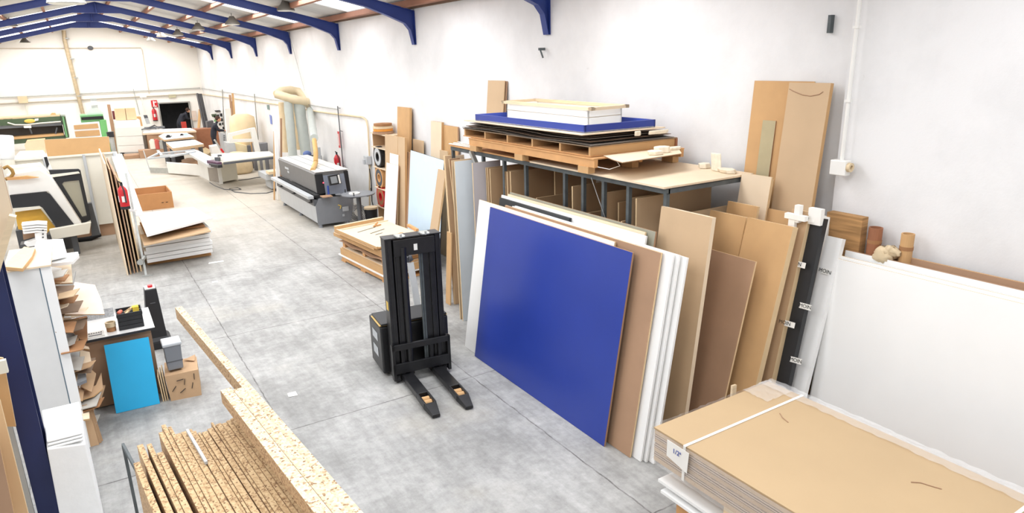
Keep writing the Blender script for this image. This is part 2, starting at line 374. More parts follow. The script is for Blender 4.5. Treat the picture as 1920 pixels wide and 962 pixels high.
# boards behind with higher top edges
def back_board(x0, tl, tr, xt, th, mats, name, label):
    A = at(*tl, x=xt); B = at(*tr, x=xt); slab(name, (x0, A.y, 0), (x0, B.y, 0), (xt - x0, 0, (A.z + B.z) / 2), th, mats, label)
shifted(.215, 6.95, 5.55, 1.90, .03, [M('black_laminate', (44, 46, 48), .5), blackm], 'black edged board seen as a dark strip behind the blue panel', 'dark_board')
shifted(.255, 6.98, 4.45, 1.925, .022, WB, 'white board behind the dark edged board, with its top left corner in view', 'white_board')
shifted(.290, 6.9, 4.5, 1.945, .018, [mdfp, mdfe], 'pale fibreboard with a long light top edge behind the white boards', 'fibreboard')
shifted(.320, 6.9, 4.4, 1.965, .018, [M('grey_green_board', (150, 148, 132), .6), brown], 'greyish board at the back of the blue panel stack', 'grey_board')
# --- leaning fibreboards right of the blue panel
lean('fibreboard', (1240, 393), (1336, 407), 4.42, 4.17, .045, [mdf, mdfp], 'tall narrow fibreboard leaning on the rack end right of the white boards', zt=2.17)
lean('fibreboard', (1333, 471), (1417, 489), 4.78, 4.38, .02, [brown, mdfe], 'shorter brown fibreboard leaning between two taller tan bundles')
lean('fibreboard', (1332, 400), (1399, 405), 5.02, 4.62, .05, [mdfo, mdfe], 'tan bundle of fibreboards behind the shorter brown board')
lean('fibreboard', (1402, 408), (1487, 432), 5.0, 4.52, .07, [mdfo, mdfe], 'large honey coloured fibreboard with rounded edge, leaning in front of the strapped boards')
lean('fibreboard', (1365, 378), (1421, 388), 5.25, 4.95, .03, [mdfo, mdfe], 'honey coloured board whose top shows just above the tan bundle')
lean('fibreboard', (1391, 326), (1447, 331), 5.42, 5.12, .02, [mdfp, mdfe], 'pale fibreboard with three layers, standing by the rack corner')
lean('fibreboard', (1392, 330), (1449, 335), 5.46, 5.16, .016, [mdf, mdfe], 'thin fibreboard layer directly behind the pale three layer board by the rack corner')
lean('fibreboard', (1440, 392), (1484, 400), 5.42, 5.0, .03, [mdfo, mdfe], 'dusty tan board between the honey coloured board and the tall wall boards')
# --- tall boards against the wall
t1 = lean('fibreboard', (1480, 155), (1558, 157), 5.62, 5.32, .045, [mdf, mdfo], 'tallest fibreboard leaning on the wall, with a dark scratch near its top')
t2 = lean('fibreboard', (1415, 150), (1527, 152), 5.715, 5.50, .018, [mdfo, mdfe], 'large honey coloured board flat against the wall behind the tallest fibreboard', zt=3.25)
mb = MB(); A = at(1437, 226, x=5.60)
def on_t1(px, py): return atp(px, py, P(5.32 - .004, 0, 0), V((3.23, 0, -.30)))
mb.tube([on_t1(*p) for p in [(1480, 167), (1490, 172), (1505, 178), (1520, 180), (1536, 177), (1543, 172)]], .004, 5); mb.build('scratch', brown, t1)
slab('khaki_strip', P(5.62, 4.42, 2.1), P(5.62, 4.27, 2.1), P(.06, 0, .78), .012, [M('khaki_panel', (176, 164, 130), .7), brown], 'khaki strip of panel in front of the honey coloured wall board')
# --- strapped bundle, black profile and white lengths
k = lean('strapped_bundle', (1485, 396), (1517, 402), 5.16, 4.72, .10, [mdfw, mdfe], 'tall brown bundle held by printed white tape beside the black profile', 'board bundle')
kb = lean('black_profile', (1519, 404), (1545, 417), 5.20, 4.80, .06, [blackm, blackm], 'tall black wrapped profile standing beside the brown taped bundle', 'profile')
def strap(p0, p1, parent, nrm_x, w=.045, txt='MOIN', side=.012):
    pass
def tape_on(t, pxs, x_t, x_b, ztop, words, name='tape'):
    """printed tape across a leaning face: pxs = left and right ends in the photo"""
    n = V((ztop, 0, -(x_t - x_b))).normalized(); base = P(x_b, 0, 0) - n * .006
    A = atp(*pxs[0], base, n); B = atp(*pxs[1], base, n); up = V((x_t - x_b, 0, ztop)).normalized() * .05
    o = MB().ext([A, B, B + up, A + up], -n * .002).build(name, paper, t)
    u = (B - A).normalized(); upn = (up - u * up.dot(u)).normalized(); nn = u.cross(upn)
    R = Matrix((u, upn, nn)).transposed()
    c = bpy.data.curves.new('lettering', 'FONT'); c.body = words; c.size = .045; c.extrude = .0005; c.align_x = 'CENTER'; c.align_y = 'CENTER'; c.materials.append(ink)
    q = mesh_text(c); q.parent = o; q.rotation_euler = R.to_euler()
    q.location = (A + B + up) / 2 + nn * .004 - V(o['_w']); return o
zk = 2.12
tape_on(k, ((1473, 494), (1509, 504)), 5.16, 4.72, zk, 'MOIN'); tape_on(k, ((1453, 605), (1489, 616)), 5.16, 4.72, zk, 'MOIN')
tape_on(k, ((1484, 409), (1526, 418)), 5.16, 4.72, zk, 'MOIN')
tape_on(kb, ((1498, 577), (1520, 583)), 5.20, 4.80, zk, 'MOIN'); tape_on(kb, ((1481, 678), (1502, 684)), 5.20, 4.80, zk, 'MOIN')
mb = MB(); C = at(1502, 408, x=5.12); mb.box(C + P(0, .03, .03), (.05, .05, .15)).box(C + P(.06, -.10, .02), (.05, .12, .14)).box(C + P(-.01, .04, .0), (.05, .20, .045)).box(C + P(-.01, .07, -.06), (.04, .06, .07)); 
o = tag(mb.build('tape_wrapping', paper), 'crumpled white printed tape bunched over the top of the strapped bundle', 'tape')
w1 = lean('white_profile', (1549, 446), (1580, 449), 5.34, 4.90, .05, WB, 'white length standing immediately right of the black profile, tied with printed tape', 'profile')
tape_on(w1, ((1540, 512), (1552, 516)), 5.34, 4.90, 1.97, 'MOIN')
lean('white_profile', (1566, 450), (1576, 451), 5.42, 5.00, .02, WB, 'thin white strip behind the taped white length', 'profile')
lean('grey_profile', (1571, 450), (1577, 452), 5.46, 5.05, .02, [hdf, hdf], 'thin dark edged strip behind the thin white strip', 'profile')
lean('white_carton', (1532, 405), (1556, 408), 5.5, 5.25, .05, [paper, paper], 'white carton end showing behind the black profile', 'carton')
# --- large white boards at the right
A = at(1567, 487, x=5.30)
wbz = 1.80
def rwb(x0, ya, z, th, mats, name, label, yb=.75, l=.12): slab(name, (x0, ya, 0), (x0, yb, 0), (z * l, 0, z), th, mats, label)
rwb(5.09, 3.27, wbz, .02, [white, mdfp], 'white_board', 'large white board at the front of the right hand stack by the wall')
rwb(5.125, 3.30, wbz + .02, .02, [white, mdfp], 'white_board', 'large white board second from the front of the right hand stack')
rwb(5.16, 3.24, wbz + .01, .02, [white, white], 'white_board', 'large white board third from the front of the right hand stack')
rwb(5.23, 3.28, wbz + .045, .04, [white, brown], 'white_board', 'large white board next to the brown sheets in the right hand stack')
rwb(5.38, 2.98, wbz + .07, .03, [brown, mdfo], 'hardboard_sheet', 'brown sheet at the back of the right hand stack, against the wall', l=.1)
# --- bamboo-like roll, tubes and sack behind
def wallpt(px, py, x=5.6): return at(px, py, x=x)
q = wallpt(1577, 440); mb = MB(); mb.box((5.55, 3.36, 1.07), (.09, .33, 2.14)); 
lam = M('corrugated_card', (170, 130, 84), .9, var=.35, scale=3, stretch=(1, 1, 14))
tag(mb.build('corrugated_bundle', lam), 'bundle of brown corrugated sheets standing against the wall', 'board bundle')
for (cx, cy, h, r, lb) in ((5.56, 3.10, 2.07, .055, 'brown tube standing beside the corrugated bundle'), (5.56, 2.83, 2.07, .05, 'lighter brown tube standing alone on the right by the wall')):
    t = MB().ring((cx, cy, h / 2), (0, 0, 1), r, r - .01, h, 20).build('cardboard_tube', veneer if 'beside' in lb else mdfo); tag(t, lb, 'tube')
    MB().ring((cx, cy, h - .12), (0, 0, 1), r + .003, r, .03, 20).build('tape_band', cardd, t)
sk = MB().sph((5.50, 2.97, 1.86), .1, sc=(.7, .9, .8)).sph((5.50, 2.91, 1.91), .06, sc=(.8, 1.2, .8)).build('sack', cloth_tan); crumple(sk, .014); tag(sk, 'beige sack slumped on the board edges between the brown tubes', 'sack')
# --- conduit and socket box on the wall
mb = MB(); a = at(1585, 5, x=5.60); c = at(1560, 306, x=5.60)
co_ = mb.tube([P(5.60, 3.50, 4.5), P(5.60, 3.50, c.z)], .017, 10).build('conduit', whitep); tag(co_, 'white plastic conduit running down the near wall', 'pipe')
for z in (3.1, 3.7): MB().box((5.60, 3.50, z), (.045, .05, .02)).build('clip', whitep, co_)
c = at(1557, 318, x=5.56); sb = MB().box((5.585, 3.50, 2.53), (.08, .15, .13)).build('junction_box', whitep, bevel=.008); tag(sb, 'white plastic junction box at the foot of the conduit', 'junction box')
MB().ring((5.585, 3.41, 2.54), (0, 1, 0), .04, .02, .03).build('socket', cloth_tan, sb)
# dark bracket stub on the seam and the little hook under the second frame
mb = MB(); h = at(1018, 92, x=5.7); mb.box(h + P(-.02, 0, .0), (.10, .03, .035)).bar(h + P(-.05, 0, 0), h + P(-.02, -.03, -.12), .025, .02); tag(mb.build('wall_hook', rust), 'rusty metal hook on the wall below the nearest blue roof frame', 'hook')
mb = MB(); h = at(1549, 45, x=5.66); mb.box(P(5.73, h.y, h.z), (.06, .03, .15)); tag(mb.build('steel_stub', rust), 'short rusty steel stub at the wall corner high up on the right', 'bracket')

# ================================================================ WRAPPED PALLET STACK
ZT = .98
A = at(1225, 800, z=ZT); B = at(1448, 718, z=ZT); wx = B.x - A.x; yF = 3.12; xL = A.x; xR_ = B.x; yN = .6
st = thing('wrapped_board_pack', (xL, yF, .70), 'cardboard topped board pack wrapped in clear film, in the bottom right foreground', 'board pack')
MB().box(((xL + xR_) / 2, (yF + yN) / 2, ZT - .006), (wx, yF - yN, .012)).build('cover_sheet', M('pack_cover_card', (184, 158, 122), .7, var=.04, scale=1.5), st)
lay = M('board_layers', (168, 134, 98), .6, var=0)
nt = lay.node_tree; tcn = nt.nodes.new('ShaderNodeTexCoord'); wv = nt.nodes.new('ShaderNodeTexWave'); wv.bands_direction = 'Z'; wv.inputs['Scale'].default_value = 18; wv.inputs['Distortion'].default_value = 1.2
rp_ = nt.nodes.new('ShaderNodeValToRGB'); rp_.color_ramp.elements[0].color = (.12, .075, .045, 1); rp_.color_ramp.elements[1].color = (.66, .50, .36, 1)
nt.links.new(tcn.outputs['Object'], wv.inputs[0]); nt.links.new(wv.outputs[0], rp_.inputs[0]); nt.links.new(rp_.outputs[0], nt.nodes['Principled BSDF'].inputs[0])
for k_ in range(7):
    dz = .013 + k_ * .035; j = random.uniform(-.006, .006)
    MB().box(((xL + xR_) / 2 + j, (yF + yN) / 2 + j, ZT - dz - .018), (wx - .01, yF - yN - .01, .031)).build('board', [lay if k_ % 2 else mdf, lay], st)
for yb in (2.82, 1.28):
    sp_ = MB().box(((xL + xR_) / 2, yb, ZT + .003), (wx + .012, .022, .003)).box((xL - .008, yb, ZT - .13), (.003, .022, .27)).box((xR_ + .008, yb, ZT - .13), (.003, .022, .27)).build('strap', paper, st)
# stretch film: crumpled bands along the sides and over the edges
def film_sheet(p, u, v, n, nu, nv, amp, name):
    mb = MB(); vs = []
    for i in range(nu + 1):
        for j in range(nv + 1):
            vs.append(V(p) + V(u) * (i / nu) + V(v) * (j / nv) + V(n) * (random.random() * amp))
    fs = [(i * (nv + 1) + j, (i + 1) * (nv + 1) + j, (i + 1) * (nv + 1) + j + 1, i * (nv + 1) + j + 1) for i in range(nu) for j in range(nv)]
    mb.add(vs, fs); return mb.build(name, film, st)
film_sheet((xL - .012, yF + .01, ZT), (0, yN - yF, 0), (0, 0, -.27), (-.008, 0, 0), 40, 5, 1, 'stretch_film')
film_sheet((xL, yF + .015, ZT), (wx, 0, 0), (0, 0, -.27), (0, .02, 0), 30, 6, 1, 'stretch_film')
film_sheet((xR_ + .012, yF + .01, ZT), (0, yN - yF, 0), (0, 0, -.27), (.02, 0, 0), 50, 6, 1, 'stretch_film')
film_sheet((xR_ - .10, yF + .01, ZT + .004), (0, yN - yF, 0), (.15, 0, 0), (0, 0, .012), 60, 6, 1, 'stretch_film')
film_sheet((xR_ - .30, yF - .22, ZT + .004), (.3, 0, 0), (0, .23, 0), (0, 0, .012), 14, 10, 1, 'stretch_film')
for pts in ([(1462, 775), (1467, 783), (1478, 792)], [(1708, 904), (1726, 905), (1745, 911), (1766, 917)]):
    MB().tube([at(*p, z=ZT + .003) for p in pts], .0035, 5).build('scratch', brown, st)
lb = thing('label_sheet', (xL, 2.86, .8), 'white paper label with handwriting taped to the side of the wrapped pack', 'label')
LBM = MB().hexa(*[P(xL - .034, *q) for q in ((2.955, ZT - .005), (2.755, ZT - .01), (2.765, ZT - .17), (2.955, ZT - .13))], *[P(xL - .032, *q) for q in ((2.955, ZT - .005), (2.755, ZT - .01), (2.765, ZT - .17), (2.955, ZT - .13))]).build('sheet', paper, lb)
text('1/2ª', 'handwriting', (xL - .038, 2.86, ZT - .06), .05, inkb, lb, (math.pi / 2, 0, -math.pi / 2))
# white sheets beneath
for k_, (dx, dy, dz, lab) in enumerate([(-.01, -.08, .60, 'white sheet uppermost under the wrapped pack'), (.02, -.22, .572, 'white sheet second under the wrapped pack, slid back'), (-.02, -.12, .535, 'white sheet third under the wrapped pack, sticking out')]):
    o = MB().box(((xL + xR_) / 2 + dx, (yF + yN) / 2 + dy, dz), (wx + .02, yF - yN, .022)).build('white_sheet', [white]); tag(o, lab, 'board', 'white sheets under the wrapped pack')
for k_ in range(2):
    pass
pm = thing('pallet', ((xL + xR_) / 2, 1.8, 0), 'wooden pallet carrying the wrapped pack and white sheets', 'pallet')
for x in (xL + .08, (xL + xR_) / 2, xR_ - .08): MB().box((x, 1.75, .26), (.10, 2.3, .50)).build('bearer', pallet, pm)
for y in (.7, 1.2, 1.8, 2.3, 2.8): MB().box(((xL + xR_) / 2, y, .514), (wx - .02, .1, .018)).build('deck_board', pallet, pm)
for y in (2.45, 1.0): MB().box(((xL + xR_) / 2, y, .665), (wx - .06, .09, .085)).build('spacer', pine, pm)
# offcut block beside
wo = at(1376, 722, x=4.28); o = MB().bar(P(4.22, wo.y - .05, .01), wo, .05, .02).build('wood_offcut', pine); tag(o, 'small pale wood offcut poking up at the back corner of the wrapped pack', 'offcut')

# ================================================================ STORAGE RACK
RZ = 2.33; RX0, RX1, RY0, RY1 = 4.45, 5.62, 4.45, 8.75
rk = thing('storage_rack', (RX0, RY0, 0), 'dark steel rack with upright dividers holding sheets on edge, below the pallets', 'rack')
posts = [4.47, 4.98, 5.36, 5.70, 6.03, 6.82, 7.32, 7.85, 8.72]
for y in posts: MB().box((RX0 + .02, y, RZ / 2 - .02), (.04, .04, RZ - .04)).build('post', rust, rk)
for y in posts[::2]: MB().box((RX1 - .02, y, RZ / 2 - .02), (.04, .04, RZ - .04)).build('post', rust, rk)
MB().box((RX0 + .02, (RY0 + RY1) / 2, RZ - .02), (.045, RY1 - RY0, .05)).build('top_beam', rust, rk)
MB().box((RX1 - .02, (RY0 + RY1) / 2, RZ - .02), (.045, RY1 - RY0, .05)).build('top_beam', rust, rk)
for y in posts: MB().box(((RX0 + RX1) / 2, y, RZ - .02), (RX1 - RX0 - .05, .04, .045)).build('cross_bar', rust, rk)
MB().bar(P(RX0, 5.55, RZ - .03), P(RX0, 5.10, 1.55), .006, .006).build('stay_wire', alu, rk)
MB().bar((RX0 - .03, 8.10, RZ), (RX0 - .03, 7.95, RZ - .17), .05, .05).build('handle_stub', galv, rk)
o = MB().box(((4.41 + 5.60) / 2, 5.53, RZ + .022), (1.22, 2.2, .018)).build('plywood_sheet', [mdfp]); tag(o, 'pale fibreboard sheet lying on top of the near end of the rack', 'board')
o = MB().box(((4.41 + 5.60) / 2, 7.70, RZ + .022), (1.16, 2.06, .018)).build('plywood_sheet', [pallet]); tag(o, 'worn fibreboard sheet under the pallets on the far end of the rack', 'board')
# sheets inside the rack, on edge, faces towards the far and near ends
def rsheet(tl_y, z, x0, mats, label, th=.018, x1=5.55, grp='sheets standing in the rack'):
    v = V((0, .05, z)); slab('fibreboard', (x0, tl_y, 0), (x1, tl_y, 0), v, th, mats, label, 'board', grp, away=V((0, 1, 0)))
DK = [mdfw, mdfe]
specs = [(4.62, 2.0, 4.75, 'near bay'), (4.85, 2.17, 4.50, 'near bay'), (4.93, 2.16, 4.49, 'near bay'),
         (5.06, 1.90, 4.50, 'second bay'), (5.25, 2.05, 4.62, 'second bay'), (5.31, 2.16, 4.50, 'second bay'),
         (5.50, 2.0, 4.9, 'third bay'), (5.60, 1.8, 4.7, 'third bay'),
         (5.76, 1.85, 4.50, 'fourth bay'), (5.86, 2.15, 4.48, 'fourth bay'),
         (6.30, 1.7, 5.0, 'wide middle bay'), (6.74, 1.87, 4.6, 'wide middle bay'), (6.78, 2.2, 4.9, 'wide middle bay'),
         (7.13, 2.16, 4.47, 'sixth bay'), (7.19, 2.15, 4.46, 'sixth bay'), (7.25, 2.15, 4.46, 'sixth bay'),
         (7.55, 2.15, 4.42, 'seventh bay'), (7.61, 2.16, 4.42, 'seventh bay'), (7.67, 2.15, 4.43, 'seventh bay')]
from collections import defaultdict
bn = defaultdict(int); ordn = ['nearest', 'second', 'third', 'fourth']
for y, z, x0, bay in specs:
    rsheet(y, z, x0, DK if bay != 'near bay' else [mdf, mdfe], f'fibreboard sheet on edge in the {bay} of the rack, {ordn[bn[bay]]} in that bay'); bn[bay] += 1
# white faced boards leaning at the far end of the rack
lw = [M('pale_grey_laminate', (214, 222, 226), .4, var=.02), mdfe]; lg = [M('lilac_grey_laminate', (196, 192, 196), .4, var=.02), mdfe]
# their faces look towards the camera: width runs along x
def facing(tl, tr, y, zb, th, mats, label, name='board', dx=0., yb=0., grp=None):
    A = at(*tl, y=y); B = at(*tr, y=y); z = (A.z + B.z) / 2
    return slab(name, (A.x + dx, y - yb, zb), (B.x + dx, y - yb, zb), (-dx, yb, z - zb), th, mats, label, 'board', grp, away=V((0, 1, 0)))
facing((886, 306), (938, 300), 7.78, 0, .018, lg, 'lilac grey laminated board leaning at the far end of the rack', yb=.12, dx=-.05)
facing((852, 302), (890, 300), 8.05, 0, .018, lw, 'pale grey laminated board left of the lilac grey board', yb=.12, dx=-.04)
facing((847, 300), (885, 298), 8.13, 0, .015, FB, 'thin fibreboard behind the pale grey laminated board', yb=.12, dx=-.04)
facing((836, 290), (870, 294), 8.95, 0, .03, [mdfp, brown], 'pale narrow board standing left of the rack end', yb=.15, dx=.12)
facing((842, 296), (862, 298), 8.55, 0, .02, [brown, mdfe], 'brown board edge squeezed between the pale narrow board and the grey boards', yb=.15, dx=.08)
facing((834, 290), (847, 294), 8.7, 0, .05, FB, 'tall tan board with a worn left edge at the end of the rack', yb=.1, dx=.0)
# tan board with diagonal foot
A = at(818, 300, x=5.0)
lean('fibreboard', (822, 330), (836, 330), 4.6, 4.20, .03, FB, 'tan board leaning just right of the pale blue panel', zt=1.9)
lean('fibreboard', (838, 436), (846, 436), 4.32, 4.24, .02, [mdfo, mdfe], 'short honey coloured strip leaning in front of the tan board')
# ---- pallets and trays on the rack
mb = MB(); Z0 = RZ + .035
p1 = thing('pallet', (4.9, 6.9, Z0), 'long wooden pallet with thick blocks lying lowest on the rack', 'pallet')
X0, X1, Y0, Y1 = 4.33, 5.58, 5.35, 7.97
for x in (X0 + .03, (X0 + X1) / 2, X1 - .03):
    for y in (Y0 + .17, 6.75, Y1 - .12): MB().box((x, y, Z0 + .035), (.09, .17, .07)).build('block', mdfo, p1)
for x in (X0 + .02, (X0 + X1) / 2, X1 - .02): MB().box((x, (Y0 + Y1) / 2, Z0 + .110), (.045, Y1 - Y0, .08)).build('bearer', pallet, p1)
MB().box(((X0 + X1) / 2, (Y0 + Y1) / 2, Z0 + .157), (X1 - X0 + .02, Y1 - Y0, .014)).build('deck', pallet, p1)
Z1 = Z0 + .167
p2 = thing('pallet', (4.9, 6.9, Z1), 'second wooden pallet with open slots, on top of the long pallet', 'pallet')
Y0, Y1 = 5.44, 8.17; X0 = 4.36; X1 = 5.56
for y in (Y0 + .03, 5.98, 6.52, 7.06, 7.6, Y1 - .03): MB().box(((X0 + X1) / 2, y, Z1 + .055), (X1 - X0, .03, .085)).build('rib', mdfo, p2)
MB().box(((X0 + X1) / 2, (Y0 + Y1) / 2, Z1 + .007), (X1 - X0 + .02, Y1 - Y0, .012)).build('base_sheet', pallet, p2)
MB().box((X1 - .0, (Y0 + Y1) / 2, Z1 + .055), (.03, Y1 - Y0, .085)).build('rear_rail', veneer, p2)
MB().box(((X0 + X1) / 2, (Y0 + Y1) / 2, Z1 + .103), (X1 - X0 + .02, Y1 - Y0, .010)).build('deck_sheet', M('weathered_board', (150, 128, 104), .9, var=.15), p2)
# warped dark sheets on it
for kk in range(4):
    vs = []; zz = Z1 + .120 + kk * .020
    for i in range(13):
        for j in range(5):
            x = 4.34 + kk * .03 + j * (1.16 - kk * .03) / 4; y = 5.42 + .05 * kk + i * (2.75 - .1 * kk) / 12
            vs.append((x, y, zz + .010 * math.sin(i * .9 + kk) + .012 * (i / 12) ** 2 + (random.random() * .004 if i in (0,) else 0)))
    fs = [(i * 5 + j, (i + 1) * 5 + j, (i + 1) * 5 + j + 1, i * 5 + j + 1) for i in range(12) for j in range(4)]
    o = MB().add(vs, fs).build('hardboard_sheet', hdf if kk % 2 else M('grey_hardboard', (120, 112, 104), .8)); sm = o.modifiers.new('t', 'SOLIDIFY'); sm.thickness = .006
    tag(o, f'warped dark hardboard sheet on the upper pallet, {["lowest", "second", "third", "topmost"][kk]} of four', 'board', 'warped hardboard sheets under the blue tray')
ZR_ = 2.85; A = at(891, 214, z=ZR_); B = at(1096.5, 235, z=ZR_); C = at(1229, 224, z=ZR_); Z2 = ZR_ - .12
g = C - B; f_ = A - B
o = stack_box(A + P(-.05, .22, -.083), B + P(-.07, -.05, -.083), C + P(.10, -.05, -.083), .012).build('backing_board', [mdfp]); tag(o, 'pale board under the blue edged tray on top of the rack', 'board')
tr = thing('blue_edged_tray', B - P(0, 0, .11), 'shallow white tray with a blue rim lying on the stack on the rack', 'tray')
stack_box(A - P(0, 0, .068), B - P(0, 0, .068), C - P(0, 0, .068), .012).build('base', white, tr)
def rimq(a, b, inn, h, mat, parent, name, th=.018):
    n = V(inn).normalized() * th; MB().hexa(a - P(0, 0, h), b - P(0, 0, h), b - P(0, 0, h) + n, a - P(0, 0, h) + n, a, b, b + n, a + n).build(name, mat, parent)
D = A + g; [rimq(*q_, .08, bluef, tr, 'rim') for q_ in ((A, B, g), (B, C, f_), (C, D, -g), (D, A, -f_))]
tw = thing('white_box_tray', A, 'white box with a pine frame on top, upside down inside the blue edged tray', 'tray')
zb = A.z - .066; FA = at(940, 189, z=3.0); FB_ = at(1109, 202, z=3.0); FC = at(1180, 196, z=3.0); FD = FA + FC - FB_
c5 = [FB_, FC, FD, FA]; cen = (FB_ + FD) / 2; c4 = [cen + (p - cen) * k_ for p, k_ in zip(c5, (.90, .90, .90, .90))]
for i in range(4):
    a = c4[i]; b_ = c4[(i + 1) % 4]; inn = (c4[(i + 2) % 4] - b_); rimq(P(a.x, a.y, 2.965), P(b_.x, b_.y, 2.965), inn, 2.965 - zb, whitep, tw, 'side')
    a = c5[i]; b_ = c5[(i + 1) % 4]; inn = (c5[(i + 2) % 4] - b_); rimq(P(a.x, a.y, 3.0), P(b_.x, b_.y, 3.0), inn, .033, pine, tw, 'frame_rail', th=.06)
MB().ext([P(p.x, p.y, zb + .10) for p in c4], (0, 0, .01)).build('bottom_panel', mdfp, tw)
# rubble pieces
def rub(loc, sz, label, rz=0., mat=rubble):
    n = random.randint(5, 7); poly = [V((sz[0] * .5 * math.cos(2 * math.pi * k / n + rz) * random.uniform(.7, 1.1), sz[1] * .5 * math.sin(2 * math.pi * k / n + rz) * random.uniform(.7, 1.1), 0)) + V(loc) for k in range(n)]
    o = MB().ext(poly, (random.uniform(-.02, .02), random.uniform(-.02, .02), sz[2])).build('plaster_chunk', mat, bevel=.008); return tag(o, label, 'rubble', 'broken plaster pieces on the rack')
for px, py, z, sz, l in [(1185, 287, Z1 - .10, (.16, .2, .05), 'flat pale broken piece on the slanted sheet at the right of the pallets'), (1205, 280, Z1 - .05, (.22, .16, .05), 'largest pale broken piece on the slanted sheet at the right of the pallets'),
                         (1230, 283, Z1 - .10, (.18, .12, .03), 'thin pale broken piece on the slanted sheet at the right of the pallets')]:
    pass
zs_ = Z0 + .157 + .009
sh = tag(MB().ext([at(1150, 301, z=zs_), at(1167, 306, z=zs_), at(1278, 289, z=zs_), P(5.56, 5.42, zs_), P(4.5, 5.42, zs_)], (0, 0, .008), 0, 1).build('jutting_sheet', [mdfp, brown]), 'thin pale sheet jutting from the near end of the pallets with plaster pieces on it', 'board')
zs_ += .009
rub((4.93, 5.12, zs_), (.20, .18, .04), 'pale broken plaster piece nearest the front edge of the jutting sheet')
rub((5.10, 5.20, zs_), (.26, .16, .06), 'largest pale plaster piece in the middle of the jutting sheet', .4)
rub((5.34, 5.26, zs_), (.2, .12, .03), 'thin plaster piece at the wall end of the jutting sheet', .9)
rub((4.98, 5.44, 2.70), (.10, .05, .05), 'small upright plaster piece below the blue tray corner')
rub((5.30, 5.44, 2.70), (.34, .06, .04), 'long white foam piece below the right side of the blue tray')
rub((5.44, 4.95 - .2, RZ + .033), (.05, .16, .18), 'upright plaster splinter on the rack top by the wall')
rub((5.45, 4.60, RZ + .033), (.18, .22, .04), 'plaster piece lying on the rack top near its corner')
rub((5.50, 5.02 - .06, RZ + .033), (.16, .12, .05), 'plaster piece half under the pallets by the wall')
mb = MB()
for k_ in range(9): mb.bar(P(4.50 + k_ * .06, 8.1, RZ + .035 + .004 * (k_ % 3)), P(4.42 + k_ * .07, 8.72, RZ + .05 + .006 * (k_ % 3)), .035, .008)
tag(mb.build('offcut_strips', paper), 'heap of pale thin offcut strips at the far end of the rack top', 'offcuts')['kind'] = 'stuff'
mb = MB(); w_ = [P(4.6, 5.34, Z1 + .0), P(4.5, 5.22, Z1 - .02), P(4.50, 5.16, Z1 - .07), P(4.40, 5.20, Z1 - .10), P(4.33, 5.30, Z1 - .08)]
tag(mb.tube(w_, .004, 5).build('strapping_band', paper), 'loose plastic strapping band hanging from the corner of the pallets', 'strap')
# board upright behind the tray against the wall
lean('fibreboard', (915, 151), (946, 151), 5.70, 5.62, .016, [mdf, mdfe], 'upright tan board on the wall behind the pallet stack, front of two', zb=RZ + .035)
lean('fibreboard', (925, 152), (951, 152), 5.73, 5.645, .010, [brown, brown], 'brown board just behind the upright tan board above the pallet stack', zb=RZ + .035)
# ================================================================ STACKER
so = P(2.88, 6.66); sf = V((-.107, -.994, 0)); sr = V((.994, -.107, 0))
def SL(u, v, z): return so + sr * u + sf * v + P(0, 0, z)
def sbox(mb, u0, u1, v0, v1, z0, z1, m=0):
    return mb.hexa(SL(u0, v0, z0), SL(u1, v0, z0), SL(u1, v1, z0), SL(u0, v1, z0), SL(u0, v0, z1), SL(u1, v0, z1), SL(u1, v1, z1), SL(u0, v1, z1), m)
sk_ = thing('pallet_stacker', so, 'black electric pallet stacker with tall mast and two low forks on the concrete floor', 'stacker')
# local x follows the fork heading; forks at +-.19
for s, lab in ((-1, 'left'), (1, 'right')):
    c = .183 * s; mb = MB(); n = 0
    prof = [(0, .085), (.62, .085), (.84, .08), (.97, .045)]
    def sec(v, hw, zt, zb): return [SL(c - hw, v, zb), SL(c + hw, v, zb), SL(c + hw * .86, v, zt), SL(c - hw * .86, v, zt)]
    secs = [sec(-.05, .075, .10, .05), sec(.56, .075, .10, .045)]
    mb.hexa(*secs[0], *secs[1])
    a = sec(.80, .075, .098, .03); e = sec(.98, .045, .045, .012)
    mb.hexa(*a, *e)
    for q in (-1, 1): mb.hexa(SL(c + q * .045, .56, .045), SL(c + q * .075, .56, .045), SL(c + q * .068, .56, .10), SL(c + q * .045, .56, .10), SL(c + q * .045, .80, .03), SL(c + q * .075, .80, .03), SL(c + q * .068, .80, .098), SL(c + q * .045, .80, .098))
    mb.build('fork', black, sk_, bevel=.006)
    for v in (.635, .715): MB().cyl(SL(c - .042, v, .048), SL(c + .042, v, .048), .037, n=18).build('load_roller', mdfo, sk_)
mb = MB()
for u0, u1, v0, v1 in ((-.325, -.30, -.16, .0), (-.30, -.24, -.16, -.14), (-.30, -.25, -.02, 0), (.285, .305, -.16, 0), (.24, .285, -.16, -.14), (.245, .285, -.02, 0)): sbox(mb, u0, u1, v0, v1, .04, 1.68)
mb.build('outer_mast', black, sk_, bevel=.003)
mb = MB()
for u0, u1, v0, v1 in ((-.235, -.215, -.13, -.0), (-.215, -.15, -.13, -.11), (-.215, -.17, -.02, .0), (.215, .235, -.13, 0), (.15, .215, -.13, -.11), (.17, .215, -.02, 0)): sbox(mb, u0, u1, v0, v1, .06, 1.64)
sbox(mb, -.17, -.085, -.09, -.01, .06, 1.62); sbox(mb, .10, .18, -.10, -.02, .06, 1.62); sbox(mb, -.30, -.17, -.10, -.09, .06, 1.62); sbox(mb, .16, .29, -.10, -.09, .06, 1.62)
mb.build('inner_mast', black, sk_, bevel=.003)
for u in (-.13, .065, .09): MB().cyl(SL(u, -.03 if u > 0 else .01, .1), SL(u, -.03 if u > 0 else .01, 1.58), .013 if u > 0 else .035, n=12).build('lift_chain' if u > 0 else 'lift_cylinder', rust if u > 0 else black, sk_)
